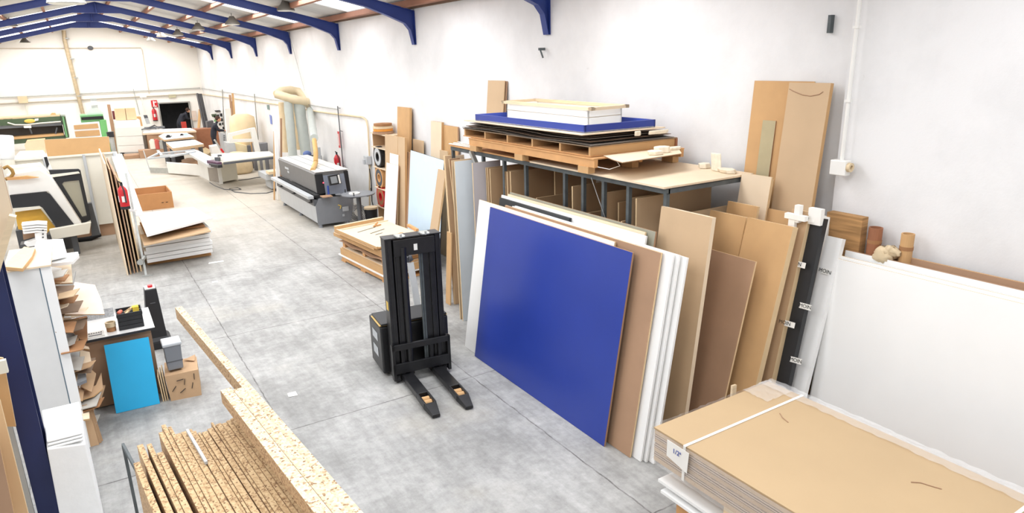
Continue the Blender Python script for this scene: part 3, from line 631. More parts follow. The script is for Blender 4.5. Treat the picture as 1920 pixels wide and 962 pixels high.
mb = MB(); sbox(mb, -.33, .31, -.17, .01, 1.675, 1.69); sbox(mb, -.235, .235, -.10, .02, 1.48, 1.665); mb.build('crosshead', black, sk_, bevel=.004)
for u in (-.15, .13):
    mb = MB(); sbox(mb, u - .05, u + .05, -.08, .03, 1.695, 1.71); mb.cyl(SL(u, .03, 1.69), SL(u, .03, 1.73), .012).cyl(SL(u - .04, .03, 1.70), SL(u + .04, .03, 1.70), .01); mb.build('chain_bolt', galv, sk_)
mb = MB(); mb.hexa(SL(-.01, .024, 1.53), SL(.03, .024, 1.53), SL(.03, .024, 1.60), SL(-.01, .024, 1.60), SL(-.01, .021, 1.53), SL(.03, .021, 1.53), SL(.03, .021, 1.60), SL(-.01, .021, 1.60)); mb.build('label_plate', paper, sk_)
mb = MB(); sbox(mb, -.345, .345, .02, .05, .40, .47); sbox(mb, -.345, .345, .02, .05, .12, .24); sbox(mb, -.345, -.31, -.02, .05, .04, .47); sbox(mb, .31, .345, -.02, .05, .04, .47)
for u in (-.22, -.12, .12, .22): sbox(mb, u - .02, u + .02, .0, .03, .1, .45)
mb.build('fork_carriage', black, sk_, bevel=.004)
mb = MB(); sbox(mb, -.40, .42, -.70, -.20, .04, .62); mb.build('battery_body', black, sk_, bevel=.02)
mb = MB(); sbox(mb, -.402, .422, -.60, -.22, .62, .632); mb.build('top_cover', M('ochre_trim', (196, 164, 96), .6), sk_, bevel=.01)
mb = MB(); sbox(mb, -.385, .405, -.62, -.20, .632, .655); mb.build('top_pad', blackm, sk_, bevel=.005)
mb = MB(); sbox(mb, -.404, -.402, -.56, -.34, .40, .50); sbox(mb, -.404, -.402, -.56, -.36, .20, .31); mb.build('data_plate', lgrey, sk_)
mb = MB(); sbox(mb, -.328, -.326, -.11, -.04, .86, .96); mb.build('warning_label', yellow, sk_)
for u in (-.29, .27):
    mb = MB().cyl(SL(u - .02, .0, .05), SL(u + .02, .0, .05), .045, n=18); mb.build('wheel', dark, sk_)
t0_ = at(784, 580, y=7.46); t1_ = at(769, 492, y=7.60)
MB().bar(t0_, t1_, .085, .03, up=(0, 1, 0)).build('tiller', M('tiller_grey', (196, 198, 196), .5, var=.04), sk_, bevel=.004)
MB().bar(t1_ + P(-.04, .02, .03), t1_ + P(.04, .02, .05), .03, .07).ring(t1_ + P(0, .02, .06), sr, .06, .045, .03).build('tiller_grip', dgrey, sk_)
MB().tube([t1_ + P(-.03, 0, -.05), t1_ + P(-.10, 0, -.04), t1_ + P(-.12, 0, -.08)], .012, 8).build('tiller_lever', galv, sk_)
MB().bar(SL(.0, -.68, .62), t0_, .06, .05).build('tiller_neck', black, sk_)

# ================================================================ PALLET STACK BEHIND THE STACKER
def pstack(A, B, C, z0, z1, name, mats, label, parent=None, me=None):
    o = MB(); D = A + C - B; o.hexa(*[P(p.x, p.y, z0) for p in (A, B, C, D)], *[P(p.x, p.y, z1) for p in (A, B, C, D)], m=0, me=1)
    return o
sA = at(618, 428, z=.70); sB = at(727, 498, z=.62)
A0 = P(3.70, 11.95); B0 = P(3.86, 10.12); C0 = P(4.90, 10.32)
gx = (C0 - B0); gy = (A0 - B0)
def Q(s, t, z): p = B0 + gx * s + gy * t; return P(p.x, p.y, z)
def qbox(s0, s1, t0, t1, z0, z1, mats, name, parent=None, bev=0):
    mb = MB().hexa(Q(s0, t0, z0), Q(s1, t0, z0), Q(s1, t1, z0), Q(s0, t1, z0), Q(s0, t0, z1), Q(s1, t0, z1), Q(s1, t1, z1), Q(s0, t1, z1), m=0, me=1)
    return mb.build(name, mats, parent, bevel=bev)
bp_ = thing('pallet', B0, 'wooden pallet on the floor under the plywood pile behind the stacker', 'pallet')
for s in (.04, .5, .96): qbox(s - .04, s + .04, 0.02, .98, .03, .10, [pallet, pallet], 'bearer', bp_)
for t in (.05, .5, .95): qbox(.0, 1, t - .05, t + .05, .0, .03, [pallet, pallet], 'foot_board', bp_)
o = qbox(-.02, 1, -.01, 1.04, .105, .125, [white, white], 'white_sheet'); tag(o, 'white sheet lowest in the plywood pile behind the stacker', 'board')
PW = [mdfp, mdfo]
lays = [(-.0, 1.0, .0, 1.0, .13, .25, 'thick honey coloured board slab at the bottom of the pile behind the stacker'),
        (.0, .98, .02, .96, .255, .285, 'thin board above the thick bottom slab in the pile behind the stacker')]
for s0, s1, t0, t1, z0, z1, l in lays: tag(qbox(s0, s1, t0, t1, z0, z1, PW, 'plywood_sheet'), l, 'board')
# broken middle pallet
p3_ = thing('pallet', Q(0, 0, .29), 'broken pallet with a warped deck sandwiched in the middle of the pile behind the stacker', 'pallet')
for t in (.05, .45, .9): qbox(.02, .98, t, t + .05, .29, .36, [pallet, pallet], 'bearer', p3_)
vs = []
for i in range(15):
    for j in range(3): p = Q(-.01 + j * .5, i / 14, .372 + .018 * math.sin(i * 1.1) + .02 * abs(i / 14 - .5)); vs.append(p)
o = MB().add(vs, [(i * 3 + j, (i + 1) * 3 + j, (i + 1) * 3 + j + 1, i * 3 + j + 1) for i in range(14) for j in range(2)]).build('warped_deck', brown, p3_); o.modifiers.new('t', 'SOLIDIFY').thickness = .01
for s0, s1, t0, t1, z0, z1, l in [(.03, .95, .06, 1.18, .41, .475, 'plywood slab sticking out at the far left of the pile behind the stacker'),
                                  (.02, .99, .0, 1.0, .48, .53, 'upper plywood slab third from the top of the pile behind the stacker'),
                                  (-.05, .9, .16, 1.04, .535, .565, 'thin plywood sheet under the framed top of the pile behind the stacker')]:
    tag(qbox(s0, s1, t0, t1, z0, z1, PW, 'plywood_sheet'), l, 'board')
tp = thing('framed_plywood_panel', Q(0, 0, .57), 'pale plywood panel with raised edge strips lying on top of the pile behind the stacker', 'panel')
qbox(-.05, .92, .10, 1.04, .57, .60, PW, 'panel', tp)
qbox(-.05, .92, 1.0, 1.04, .60, .66, [pine, mdfo], 'edge_strip', tp); qbox(-.05, -.02, .10, 1.0, .60, .612, [mdfp, mdfo], 'edge_strip', tp); qbox(.02, .95, .93, .95, .60, .615, [pine, pine], 'edge_strip', tp)
for (s0, t0, s1, t1, r) in ((.15, .74, .55, .80, .006), (.27, .60, .60, .66, .006), (.30, .52, .45, .54, .004)):
    MB().hexa(Q(s0, t0, .600), Q(s0 + .01, t0 - .012, .600), Q(s1 + .01, t1 - .012, .600), Q(s1, t1, .600), Q(s0, t0, .603), Q(s0 + .01, t0 - .012, .603), Q(s1 + .01, t1 - .012, .603), Q(s1, t1, .603)).build('saw_slot', dark, tp)
o = MB().bar(Q(.55, .82, .60), Q(.62, .80, .68), .02, .03).bar(Q(.52, .80, .62), Q(.70, .83, .61), .02, .02).build('splinter', pallet); tag(o, 'splintered bit of wood standing on the framed plywood panel', 'offcut')
o = MB().bar(Q(.22, .20, .63), Q(.62, .30, .63), .05, .05).build('wood_block', pallet); tag(o, 'pine batten lying on the plywood pile just left of the mast top', 'batten')
o = MB(); o.ring(Q(.36, .13, .655), V((.2, -1, 0)), .055, .035, .14, m=0).ring(Q(.36, .13, .655), V((.2, -1, 0)), .033, .0, .13, m=1); tag(o.build('tape_roll', [dark, M('orange_core', (200, 90, 50), .6)]), 'black and orange roll lying on the pile in front of the batten', 'roll')
o = MB().bar(Q(.93, .30, .63), Q(1.0, .55, .63), .05, .05).build('wood_block', pallet); tag(o, 'short batten end right of the mast top on the plywood pile', 'batten')

# ================================================================ EDGE BANDING MACHINE
eb = thing('edge_banding_machine', (4.45, 15.2, 0), 'grey edge banding machine with a long hood, control screen and yellow hose', 'machine')
y0_, y1_ = 14.8, 18.05
MB().ext([(4.14, y0_, .10), (4.12, y0_, .50), (4.20, y0_, .62), (4.90, y0_, .62), (4.86, y0_, .10)], (0, y1_ - y0_, 0)).build('base_cabinet', lgrey, eb, bevel=.01)
MB().ext([(4.13, y0_ - .02, .07), (4.12, y0_ - .02, .50), (4.20, y0_ - .02, .66), (5.0, y0_ - .02, .66), (4.9, y0_ - .02, .07)], (0, .015, 0)).build('end_panel', grey, eb)
MB().box((4.14, (y0_ + y1_) / 2, .57), (.10, y1_ - y0_, .13)).build('dark_fascia', dgrey, eb)
MB().box((4.04, (y0_ + y1_) / 2 + .05, .70), (.13, y1_ - y0_ + .1, .07)).build('infeed_rail', lgrey, eb, bevel=.008)
MB().box((4.18, (y0_ + y1_) / 2, .715), (.10, y1_ - y0_, .05)).build('conveyor_belt', dark, eb)
MB().ext([(4.22, 14.93, .76), (4.20, 14.93, 1.18), (4.24, 14.93, 1.215), (4.95, 14.93, 1.215), (4.98, 14.93, .66)], (0, 3.15, 0), m=0).build('hood', M('hood_grey', (112, 111, 110), .55, var=.04), eb, bevel=.01)
MB().box((4.60, 16.5, 1.222), (.74, 3.18, .012)).build('hood_top', M('dusty_grey', (214, 212, 206), .7, var=.05), eb)
for x in (4.45, 4.70): MB().box((x, 16.5, 1.231), (.012, 3.16, .006)).build('top_seam', grey, eb)
MB().ext([(4.225, 14.915, .74), (4.205, 14.915, 1.18), (4.38, 14.915, 1.18), (4.41, 14.915, .74)], (0, .012, 0)).build('front_pillar', blackm, eb)
MB().ext([(4.41, 14.905, .70), (4.385, 14.905, 1.14), (4.86, 14.905, 1.14), (4.90, 14.905, .70)], (0, .012, 0)).build('front_panel', M('slate_panel', (140, 148, 162), .45), eb)
MB().ext([(4.88, 14.915, .70), (4.86, 14.915, 1.19), (4.96, 14.915, 1.19), (4.99, 14.915, .70)], (0, .012, 0)).build('front_pillar', blackm, eb)
MB().sph((4.375, 14.90, .98), .014).build('indicator_light', M('red_lamp', (255, 70, 90), .3, em=3), eb)
mo = MB().box((4.56, 14.66, 1.06), (.30, .05, .22), rz=.35, rx=-.2).build('control_screen', blackm, eb, bevel=.006)
MB().box((4.535, 14.625, 1.065), (.17, .008, .15), rz=.35, rx=-.2).build('display', M('screen_grey', (150, 156, 160), .3), mo)
MB().box((4.665, 14.655, 1.065), (.04, .01, .19), rz=.35, rx=-.2).build('keypad', paper, mo)
MB().bar((4.70, 14.85, 1.0), (4.62, 14.70, 1.02), .03, .03).build('screen_arm', lgrey, eb)
MB().cyl((4.44, 14.80, .66), (4.44, 14.80, .92), .02).build('handwheel_post', M('blue_knob', (50, 80, 170), .4), eb)
MB().box((4.35, 14.68, .715), (.22, .22, .02)).build('brown_plate', brown, eb)
tt = thing('edge_reel_turntable', (4.85, 14.1, .6), 'grey round reel turntable at the near end of the edge banding machine', 'turntable')
MB().cyl((4.88, 14.12, .78), (4.88, 14.12, .80), .36, n=36).build('disc', grey, tt); MB().cyl((4.88, 14.12, .12), (4.88, 14.12, .77), .05).build('stem', dgrey, tt)
MB().bar((4.6, 14.74, .72), (4.86, 14.2, .76), .08, .03).build('arm', grey, tt)
for a in (.2, 2.2, 4.1): MB().cyl((4.88 + .33 * math.cos(a), 14.12 + .33 * math.sin(a), .80), (4.88 + .33 * math.cos(a), 14.12 + .33 * math.sin(a), .87), .012, n=8).build('guide_pin', blackm, tt)
MB().bar((4.6, 13.9, .755), (5.05, 13.95, .755), .03, .02).bar((5.0, 13.9, .755), (5.2, 14.05, .755), .03, .02).build('guide_arm', dgrey, tt)
o = MB().ring((4.80, 14.12, .812), (0, 0, 1), .12, .07, .022).build('edging_coil', paper); tag(o, 'white coil of edging tape lying on the grey turntable', 'roll')
for y, l in ((14.82, 'near'), (16.4, 'middle'), (17.9, 'far')):
    for x in (4.2, 4.82): MB().cyl((x, y, 0), (x, y, .07), .05, .03).build('foot', grey, eb)
for y in (14.95, 16.3, 17.5):
    MB().box((4.08, y, .60), (.05, .06, .08)).cyl((4.04, y, .57), (4.04, y + .12, .55), .012).build('clamp', blackm, eb)
MB().box((4.95, 14.86, .40), (.08, .12, .3)).box((4.78, 14.765, .36), (.14, .015, .10)).box((4.72, 14.765, .22), (.05, .015, .05)).build('valve_block', lgrey, eb)
MB().tube([(4.62, 14.775, .47), (4.68, 14.76, .44), (4.66, 14.77, .38)], .012, 6).build('brass_fitting', yellow, eb)
text('COMBI', 'lettering', (4.212, 15.25, 1.0), .12, paper, eb, (math.pi / 2, 0, -math.pi / 2)); 
MB().box((4.205, 17.3, 1.04), (.008, .34, .05)).box((4.207, 17.2, .96), (.008, .14, .05)).build('emblem', lgrey, eb)
ptsH = [at(586, 319, z=1.23), at(592, 305, y=15.9), at(592, 285, y=16.0), at(589, 262, y=16.4)]
mb = MB(); pp = []
for i in range(len(ptsH) - 1):
    for k_ in range(8): pp.append(ptsH[i].lerp(ptsH[i + 1], k_ / 8))
pp.append(ptsH[-1]); mb.tube(pp, .05, 14, rs=[.052 + .006 * (i % 2) for i in range(len(pp))]); mb.build('extraction_hose', hose_y, eb)
# bucket, coil and bits by the bander
o = MB().cyl((5.35, 14.7, 0), (5.35, 14.7, .30), .13, .15, n=20, m=0).cyl((5.35, 14.7, .30), (5.35, 14.7, .34), .155, n=20, m=1).build('paint_bucket', [blackm, pine]); tag(o, 'black and beige bucket on the floor below the turntable', 'bucket')
o = MB(); 
for k_ in range(4): o.ring((5.12, 14.9, .2), (.5, 1, .2), .20 - .03 * k_, .19 - .03 * k_, .03)
tag(o.build('cable_coil', dgrey), 'coiled dark cable standing on the floor behind the bucket', 'cable')

# ================================================================ WALL: pipes, extinguisher, switch
def wp(px, py, off=.04): return at(px, py, x=XW - off)
def walltube(pts, r, name, mat, label, cat, off=.04):
    o = MB().tube([wp(*p, off) for p in pts], r, 8).build(name, mat); return tag(o, label, cat)
ov = walltube([(375, 165), (505, 186), (562, 194), (634, 205)], .012, 'air_pipe', galv, 'upper thin grey air pipe running along the right wall to the drop pole', 'pipe')
lo_ = walltube([(375, 176), (520, 196), (600, 210), (680, 220), (687, 226), (690, 240), (693, 300), (693, 405)], .02, 'conduit', cloth_tan, 'lower beige conduit on the right wall bending down beside the reel shelf', 'pipe')
dp = thing('air_drop_pole', wp(645, 330), 'dark vertical air line on the right wall carrying small taps and a red sign', 'pipe')
a = wp(633, 199, .06); MB().tube([P(XW - .06, a.y, a.z), P(XW - .06, a.y, .1)], .014, 8).build('pole', dgrey, dp)
for z in (a.z - .04, a.z - .62, 0.95): MB().bar((XW - .06, a.y, z), (XW - .08, a.y - .25, z), .015, .015).build('tap', dgrey, dp)
s_ = MB().box((XW - .10, a.y + .02, 1.62), (.012, .12, .42)).build('sign', red, dp); MB().box((XW - .108, a.y + .02, 1.62), (.004, .05, .30)).build('sign_lettering', paper, s_)
def extinguisher(loc, label, r=.085, h=.5, ax=(0, 0)):
    t = thing('fire_extinguisher', loc, label, 'fire extinguisher', 'fire extinguishers'); x, y, z = loc
    MB().tube([(x, y, z), (x, y, z + .03), (x, y, z + h * .8), (x, y, z + h * .9), (x, y, z + h)], r, 18, rs=[r * .9, r, r, r * .75, r * .3]).build('cylinder', red, t)
    MB().box((x - r * 1.0, y, z + h * .45), (.008, r * .9, h * .25)).box((x, y - r * 1.0, z + h * .45), (r * .9, .008, h * .25)).build('label', paper, t)
    MB().cyl((x, y, z), (x, y, z + .05), r * 1.02, n=18).build('base_ring', blackm, t)
    MB().box((x, y, z + h + .03), (.04, .03, .06)).bar((x, y, z + h + .05), (x - .05, y - .06, z + h + .09), .02, .015).build('valve', blackm, t)
    MB().tube([(x, y, z + h + .02), (x + .02, y - r - .03, z + h * .8), (x + .02, y - r - .03, z + h * .3)], .012, 8).build('hose', blackm, t); return t
e_ = wp(634, 305, .16); extinguisher((XW - .14, a.y + .20, .72), 'red fire extinguisher hanging on the right wall above the edge banding machine')
t = thing('switch_box', wp(690, 300), 'grey switch box on the right wall left of the reel shelf, with a hanging cable', 'switch box')
b_ = wp(690, 300, .06); MB().box((XW - .07, b_.y, b_.z), (.12, .22, .20)).box((XW - .14, b_.y + .03, b_.z - .04), (.06, .09, .12)).build('housing', lgrey, t, bevel=.01)
MB().tube([P(XW - .05, b_.y, b_.z - .1), P(XW - .04, b_.y - .05, .8), P(XW - .05, b_.y - .02, .3), P(XW - .04, b_.y - .1, .02)], .012, 6).build('cable', dark, t)
b_ = wp(728, 0, .06)

# ================================================================ REEL SHELF
shx, shy = 5.38, 13.55
A = at(694, 250, x=shx); B = at(722, 255, x=shx)
rs_ = thing('reel_shelf', (5.5, A.y, 0), 'brown open shelf tower holding rolls of edging tape against the right wall', 'shelf')
ya, yb_ = A.y, A.y - .95; zt = A.z
MB().box((5.58, ya, zt / 2), (.30, .03, zt)).build('side_panel', mdfw, rs_); MB().box((5.58, yb_, zt / 2), (.30, .03, zt)).build('side_panel', mdfw, rs_)
MB().box((5.715, (ya + yb_) / 2, zt / 2), (.02, ya - yb_, zt)).build('back_panel', brown, rs_)
zs = [.42, .86, 1.36, 1.80, zt]; 
for z in (.42, .84, 1.30, 1.74): 
    MB().box((5.55, (ya + yb_) / 2, z), (.34, ya - yb_ - .03, .02)).build('shelf', mdfp, rs_)
MB().box((5.57, (ya + yb_) / 2, zt + .01), (.36, ya - yb_ + .04, .02)).build('top_panel', mdfp, rs_)
zt_ = zt
yc = (ya + yb_) / 2
for (z, mo_, mi_, lab) in ((1.54, blackm, lgrey, 'large grey and black reel of edging on the upper shelf'), (1.07, pallet, dgrey, 'brown banded reel of edging on the middle shelf'), (.63, red, cardd, 'red rimmed reel of edging on the lower shelf')):
    r = .23; z_ = {1.54: 1.30, 1.07: .84, .63: .42}[z] + .012 + r
    mb = MB(); ax = V((1, -.0, 0)); c = V((5.44, yc + .18, z_)); mb.ring(c, ax, r, r * .82, .10, m=0).ring(c + V((-.004, 0, 0)), ax, r * .82, r * .45, .09, m=1).ring(c, ax, r * .45, r * .32, .10, m=0)
    tag(mb.build('edging_reel', [mo_, mi_]), lab, 'roll', 'edging reels on the shelf tower')
nm = ['lowest', 'second', 'third', 'topmost']
for k_, (mt, r) in enumerate(((brown, .31), (M('orange_edging', (224, 150, 60), .6), .29), (pine, .30), (cardd, .27))):
    tag(MB().ring((5.50, yc, zt + .05 + k_ * .055), (0, 0, 1), r * .72, .06, .05).build('edging_coil', mt), f'flat coil of edging on top of the reel shelf, {nm[k_]} of four', 'roll', 'flat coils on the reel shelf')
# boards standing right of the shelf
lean('fibreboard', (722, 255), (745, 253), 5.36, 5.22, .03, FB, 'brown board covering the right half of the reel shelf')
lean('white_board', (731, 288), (747, 290), 5.30, 5.14, .02, [white, mdfe], 'taller white board half hidden behind a lower one at the reel shelf')
lean('white_board', (725, 306), (747, 310), 5.26, 5.06, .02, [white, brown], 'lower white board standing in front of the reel shelf')
lean('fibreboard', (745, 200), (768, 203), 5.66, 5.46, .05, [mdfo, mdfo], 'tall honey coloured plank leaning on the wall right of the reel shelf')
lean('fibreboard', (746, 257), (759, 258), 5.34, 5.2, .05, [mdf, mdfo], 'narrow light board pair standing in front of the tall honey plank')
lean('fibreboard', (762, 285), (772, 286), 5.40, 5.2, .02, [brown, mdfe], 'thin brown board touching the left edge of the pale blue panel')
lean('fibreboard', (774, 261), (793, 264), 5.68, 5.55, .02, [mdf, mdfe], 'small tan board on the wall above the pale blue panel, left side')
lean('fibreboard', (808, 227), (828, 230), 5.66, 5.5, .05, [mdfp, mdfo], 'pale tall board on the wall above the pale blue panel')
lean('fibreboard', (832, 235), (858, 238), 5.70, 5.6, .03, [mdfo, brown], 'tan board with rounded corner on the wall beside the pallets')
lean('fibreboard', (824, 270), (838, 272), 5.52, 5.4, .02, FB, 'low tan board between the pale blue panel and the rack end', zt=1.95)
A = at(771, 286, x=5.32); B = at(832, 297, x=5.16)
slab('pale_blue_board', P(5.10, A.y, 0), P(4.95, B.y, 0), P(.22, 0.02, (A.z + B.z) / 2), .02, [skyb, dark], 'large pale blue laminated panel leaning on the boards by the wall', 'panel')

# ================================================================ DUST COLLECTOR
yd = 20.6
def Yd(px, py, dy=0): return at(px, py, y=yd + dy)
dc = thing('dust_collector', Yd(560, 300), 'dust collector with a beige ring duct and hanging clear sleeves behind the edge banding machine', 'dust collector')
ringp = [Yd(518, 176, -.2), Yd(527, 170, .1), Yd(545, 169, .4), Yd(560, 172, .4), Yd(570, 180, .1), Yd(577, 190, -.2)]
MB().tube(ringp, .11, 12, rs=[.10, .11, .12, .12, .11, .10]).build('ring_duct', hose, dc)
MB().tube([Yd(517, 176, -.3), Yd(530, 180, -.4), Yd(548, 186, -.5), Yd(565, 189, -.5), Yd(577, 192, -.4)], .12, 12).build('ring_duct', hose, dc)
mb = MB()
for k_ in range(7): a_ = Yd(578 + k_ * .6, 193 + k_ * 1.6, -.4); b2 = Yd(578 + k_ * .6, 194 + k_ * 1.6, -.4); mb.cyl(a_, b2, .13 if k_ % 2 else .115, n=14)
mb.build('bellows', hose, dc)
for (x0, xb, ya_, yb2, r, nm_) in ((540, 549, 190, 292, .12, 'a'), (560, 574, 192, 290, .15, 'b'), (581, 592, 205, 262, .09, 'c')):
    a_ = Yd(x0, ya_, -.4); b2 = Yd(xb, yb2, -.4); b2 = at(589, 259, y=16.5) if nm_ == 'c' else b2; n_ = 7; MB().tube([a_.lerp(b2, i / n_) for i in range(n_ + 1)], r, 14, rs=[r * (1 + .08 * (i % 2)) for i in range(n_ + 1)]).build('clear_sleeve', clearp, dc)
for (x0, xb, ya_, yb2) in ((530, 537, 192, 285), (553, 562, 190, 280), (570, 582, 200, 285)):
    a_ = Yd(x0, ya_, .5); b2 = Yd(xb, yb2, .5); MB().tube([a_.lerp(b2, i / 4) for i in range(5)], .13, 12).build('filter_bag', cloth_tan, dc)
a_ = Yd(589, 257, -.5); 
mb = MB().box((4.95, 20.7, .42), (1.3, 1.0, .16)).box((4.95, 20.7, .2), (1.0, .7, .30)); mb.build('collector_base', lgrey, dc)
MB().box((4.9, 20.2, .56), (1.1, .35, .08)).build('clamp_frame', pine, dc)
o = MB().sph(at(576, 289, y=19.4), .12, sc=(1, 1, .8)).build('blue_bag', M('blue_bag', (90, 110, 160), .7)); tag(o, 'small blue bag between the dust collector and the hood', 'bag')
bc = at(585, 292, y=19.2); o = MB().box((bc.x, bc.y, bc.z / 2), (.45, .3, bc.z)).build('black_crate', dark); tag(o, 'black crate behind the edge banding machine hood', 'crate')
q_ = at(601, 276, y=19.0); o = MB().box((q_.x - .08, q_.y, q_.z / 2), (.12, .1, q_.z)).build('electric_box', lgrey); tag(o, 'grey electric box standing behind the edge banding machine near the wall', 'switch box')
# white posts and planks left of the bander
wpst = at(523, 375, z=0)
o = MB().bar(P(wpst.x, wpst.y, 0), at(517, 242, y=wpst.y + .2), .09, .07).build('white_post', white); tag(o, 'tall white plank standing left of the edge banding machine', 'plank')
o = MB().bar(P(wpst.x - .10, wpst.y + .1, 0), at(514, 246, y=wpst.y + .3), .03, .05).build('brown_plank', mdfo); tag(o, 'thin brown plank standing against the left side of the white plank', 'plank')
o = MB().bar(P(wpst.x + .14, wpst.y + .3, 0), at(527, 222, y=wpst.y + .5), .05, .03).build('brown_plank', brown); tag(o, 'tall brown plank behind the right side of the white plank', 'plank')
o = MB().box((wpst.x + .12, wpst.y - .2, .08), (.16, .14, .16)).build('yellow_block', yellow); tag(o, 'small yellow block on the floor at the far end of the edge banding machine', 'block')
# ================================================================ LEFT SIDE AND BACK
def ypoly(mb, pxs, y, th, m=0, me=None): return mb.ext([at(*p, y=y) for p in pxs], (0, th, 0), m, me)
def zpoly(mb, pxs, z, th, m=0, me=None): return mb.ext([at(*p, z=z) for p in pxs], (0, 0, -th), m, me)
# ---- chipboards standing on edge in the foreground
chd = V((-.088, .996, 0)); chn = V((.996, .088, 0))
ZB = 2.2; rnd = random.Random(3)
tips = [(250, 869), (256, 832), (274.5, 832), (294, 850), (296.6, 808), (302, 796), (314.6, 801), (328, 811), (339, 809), (351.5, 806.5), (361, 805.5), (371, 810), (378, 811), (388, 801), (395, 791), (404, 796), (415, 791), (424, 787.5), (432, 785)]
T_ = [at(*p, z=ZB) for p in tips]; D_ = [p.dot(chn) for p in T_]
items = []
for i in range(len(T_)):
    w_ = min(.019, (D_[i + 1] - D_[i] - .0015) if i + 1 < len(T_) else .017); items.append((T_[i], max(.007, w_)))
items = items[::-1]
ordw = ['first', 'second', 'third', 'fourth', 'fifth', 'sixth', 'seventh', 'eighth', 'ninth', 'tenth', 'eleventh', 'twelfth', 'thirteenth', 'fourteenth', 'fifteenth', 'sixteenth', 'seventeenth', 'eighteenth', 'leftmost']
cols = [chipd, chipb]
def plank(name, a, ynear, z1, th, mats, z0=0):
    """on-edge board: far end at a, running towards the viewer, top edge at z1"""
    f = chd; a = P(a.x, a.y, 0); b = a + f * ((ynear - a.y) / f.y); n = chn * th
    base = [q + P(0, 0, z0) for q in (a, b, b + n, a + n)]; top = [q + P(0, 0, z1) for q in (a, b, b + n, a + n)]
    return MB().hexa(*base, *top, m=1, me=0).build(name, mats)
for i, (a, w_) in enumerate(items):
    o = plank('chipboard_sheet', a, .5, ZB - (.004 * (i % 3)), w_, cols)
    tag(o, f'chipboard sheet standing on edge in the foreground pack, {ordw[i]} from the right' if i < 18 else 'leftmost chipboard sheet standing on edge in the foreground pack', 'board', 'chipboard sheets on edge in the near left foreground')
a = at(348.6, 808, z=ZB + .006); a.z = 0; b = at(368, 874, z=ZB + .006); o = plank('grey_laminate_strip', a, b.y, ZB + .012, .009, [lgrey, lgrey], z0=ZB + .001); tag(o, 'pale grey strip lying on the chipboard edges in the foreground', 'strip')
def thick(pf, z, yn, th, label, lx, z0=0):
    a = at(*pf, z=z); o = MB(); f = chd; b = a + f * ((yn - a.y) / f.y); n = chn * th; L = P(lx, 0, z0 - z)
    o.hexa(a + L, b + L, b + L + n, a + L + n, a, b, b + n, a + n, m=1, me=0); return tag(o.build('chipboard_plank', [chipd, chipm]), label, 'board', 'thick chipboard planks over the foreground pack')
thick((328, 577), 2.268, 1.2, .034, 'longest thick chipboard plank, lying on the pack and reaching farthest out over the floor', .0, 2.206)
thick((413, 732), 2.325, .6, .038, 'thick chipboard plank lying highest, in the middle of the three', .0, 2.272)
thick((437, 731), 2.30, .6, .036, 'thick chipboard plank outermost on the right of the three, leaning from the floor', .12)
o = MB().bar(at(231, 835, z=2.0), at(300, 965, z=2.0), .010, .02).bar(at(231, 835, z=2.0), at(231, 835, z=2.0) - P(0, 0, 1.98), .012, .012).build('steel_stop', rust); tag(o, 'dark steel stop bar at the left edge of the foreground chipboard pack', 'bar')

# ---- cabinet with offcut shelves, foam block, blue column
cy = 7.12; a = at(7, 510, y=cy); b = at(74, 504, y=cy); zc = (a.z + b.z) / 2
cab = thing('offcut_shelf_unit', P(a.x, cy, 0), 'tall white panelled shelf unit crammed with offcuts, beside the blue column', 'shelf')
cx0, cx1 = a.x, b.x
MB().box(((cx0 + cx1) / 2, cy + .01, zc / 2), (cx1 - cx0, .02, zc)).build('front_panel', M('grey_white_laminate', (222, 222, 220), .45, var=.03), cab)
MB().box((cx1 + .045, cy + .02, zc / 2), (.08, .04, zc)).build('white_edge', white, cab)
MB().box((cx1 + .002, cy + .008, zc / 2), (.008, .02, zc - .01)).build('shadow_gap', M('blue_grey_strip', (90, 110, 124), .5), cab)
MB().box(((cx0 + cx1) / 2 + .04, cy + .42, zc + .008), (cx1 - cx0 + .1, .86, .016)).build('top_panel', mdfp, cab)
MB().box((cx0 + .01, cy + .43, zc / 2), (.02, .82, zc - .02)).build('side_panel', mdfp, cab)
for z in (.35, .75, 1.15, 1.5): MB().box(((cx0 + cx1) / 2 + .03, cy + .44, z), (cx1 - cx0 + .05, .78, .018)).build('shelf', mdf, cab)
# foam block in front
fr_ = [at(88, 842, y=5.75), at(160, 832, y=5.75)]; zf = (fr_[0].z + fr_[1].z) / 2; bk_ = [at(76, 815, z=zf + .04), at(151, 793, z=zf + .04)]
o = MB(); o.hexa(P(fr_[0].x - .02, 5.68, 0), P(fr_[1].x + .02, 5.68, 0), P(bk_[1].x, 6.4, 0), P(bk_[0].x, 6.4, 0), fr_[0], fr_[1], P(bk_[1].x, 6.4, zf), P(bk_[0].x, 6.4, zf))
for k_ in range(3):
    q_ = .012 * k_; o.hexa(P(fr_[0].x + .006, 5.76 + q_, zf + .004 + .022 * k_), P(fr_[1].x - .004, 5.76 + q_, zf + .004 + .022 * k_), P(bk_[1].x, 6.4, zf + .004 + .022 * k_), P(bk_[0].x, 6.4, zf + .004 + .022 * k_), P(fr_[0].x + .006, 5.76 + q_, zf + .022 + .022 * k_), P(fr_[1].x - .004, 5.76 + q_, zf + .022 + .022 * k_), P(bk_[1].x, 6.4, zf + .022 + .022 * k_), P(bk_[0].x, 6.4, zf + .022 + .022 * k_))
o = o.build('foam_sheet_bale', foam, bevel=.012); tag(o, 'bale of folded white foam sheet standing in front of the white shelf panel', 'foam')
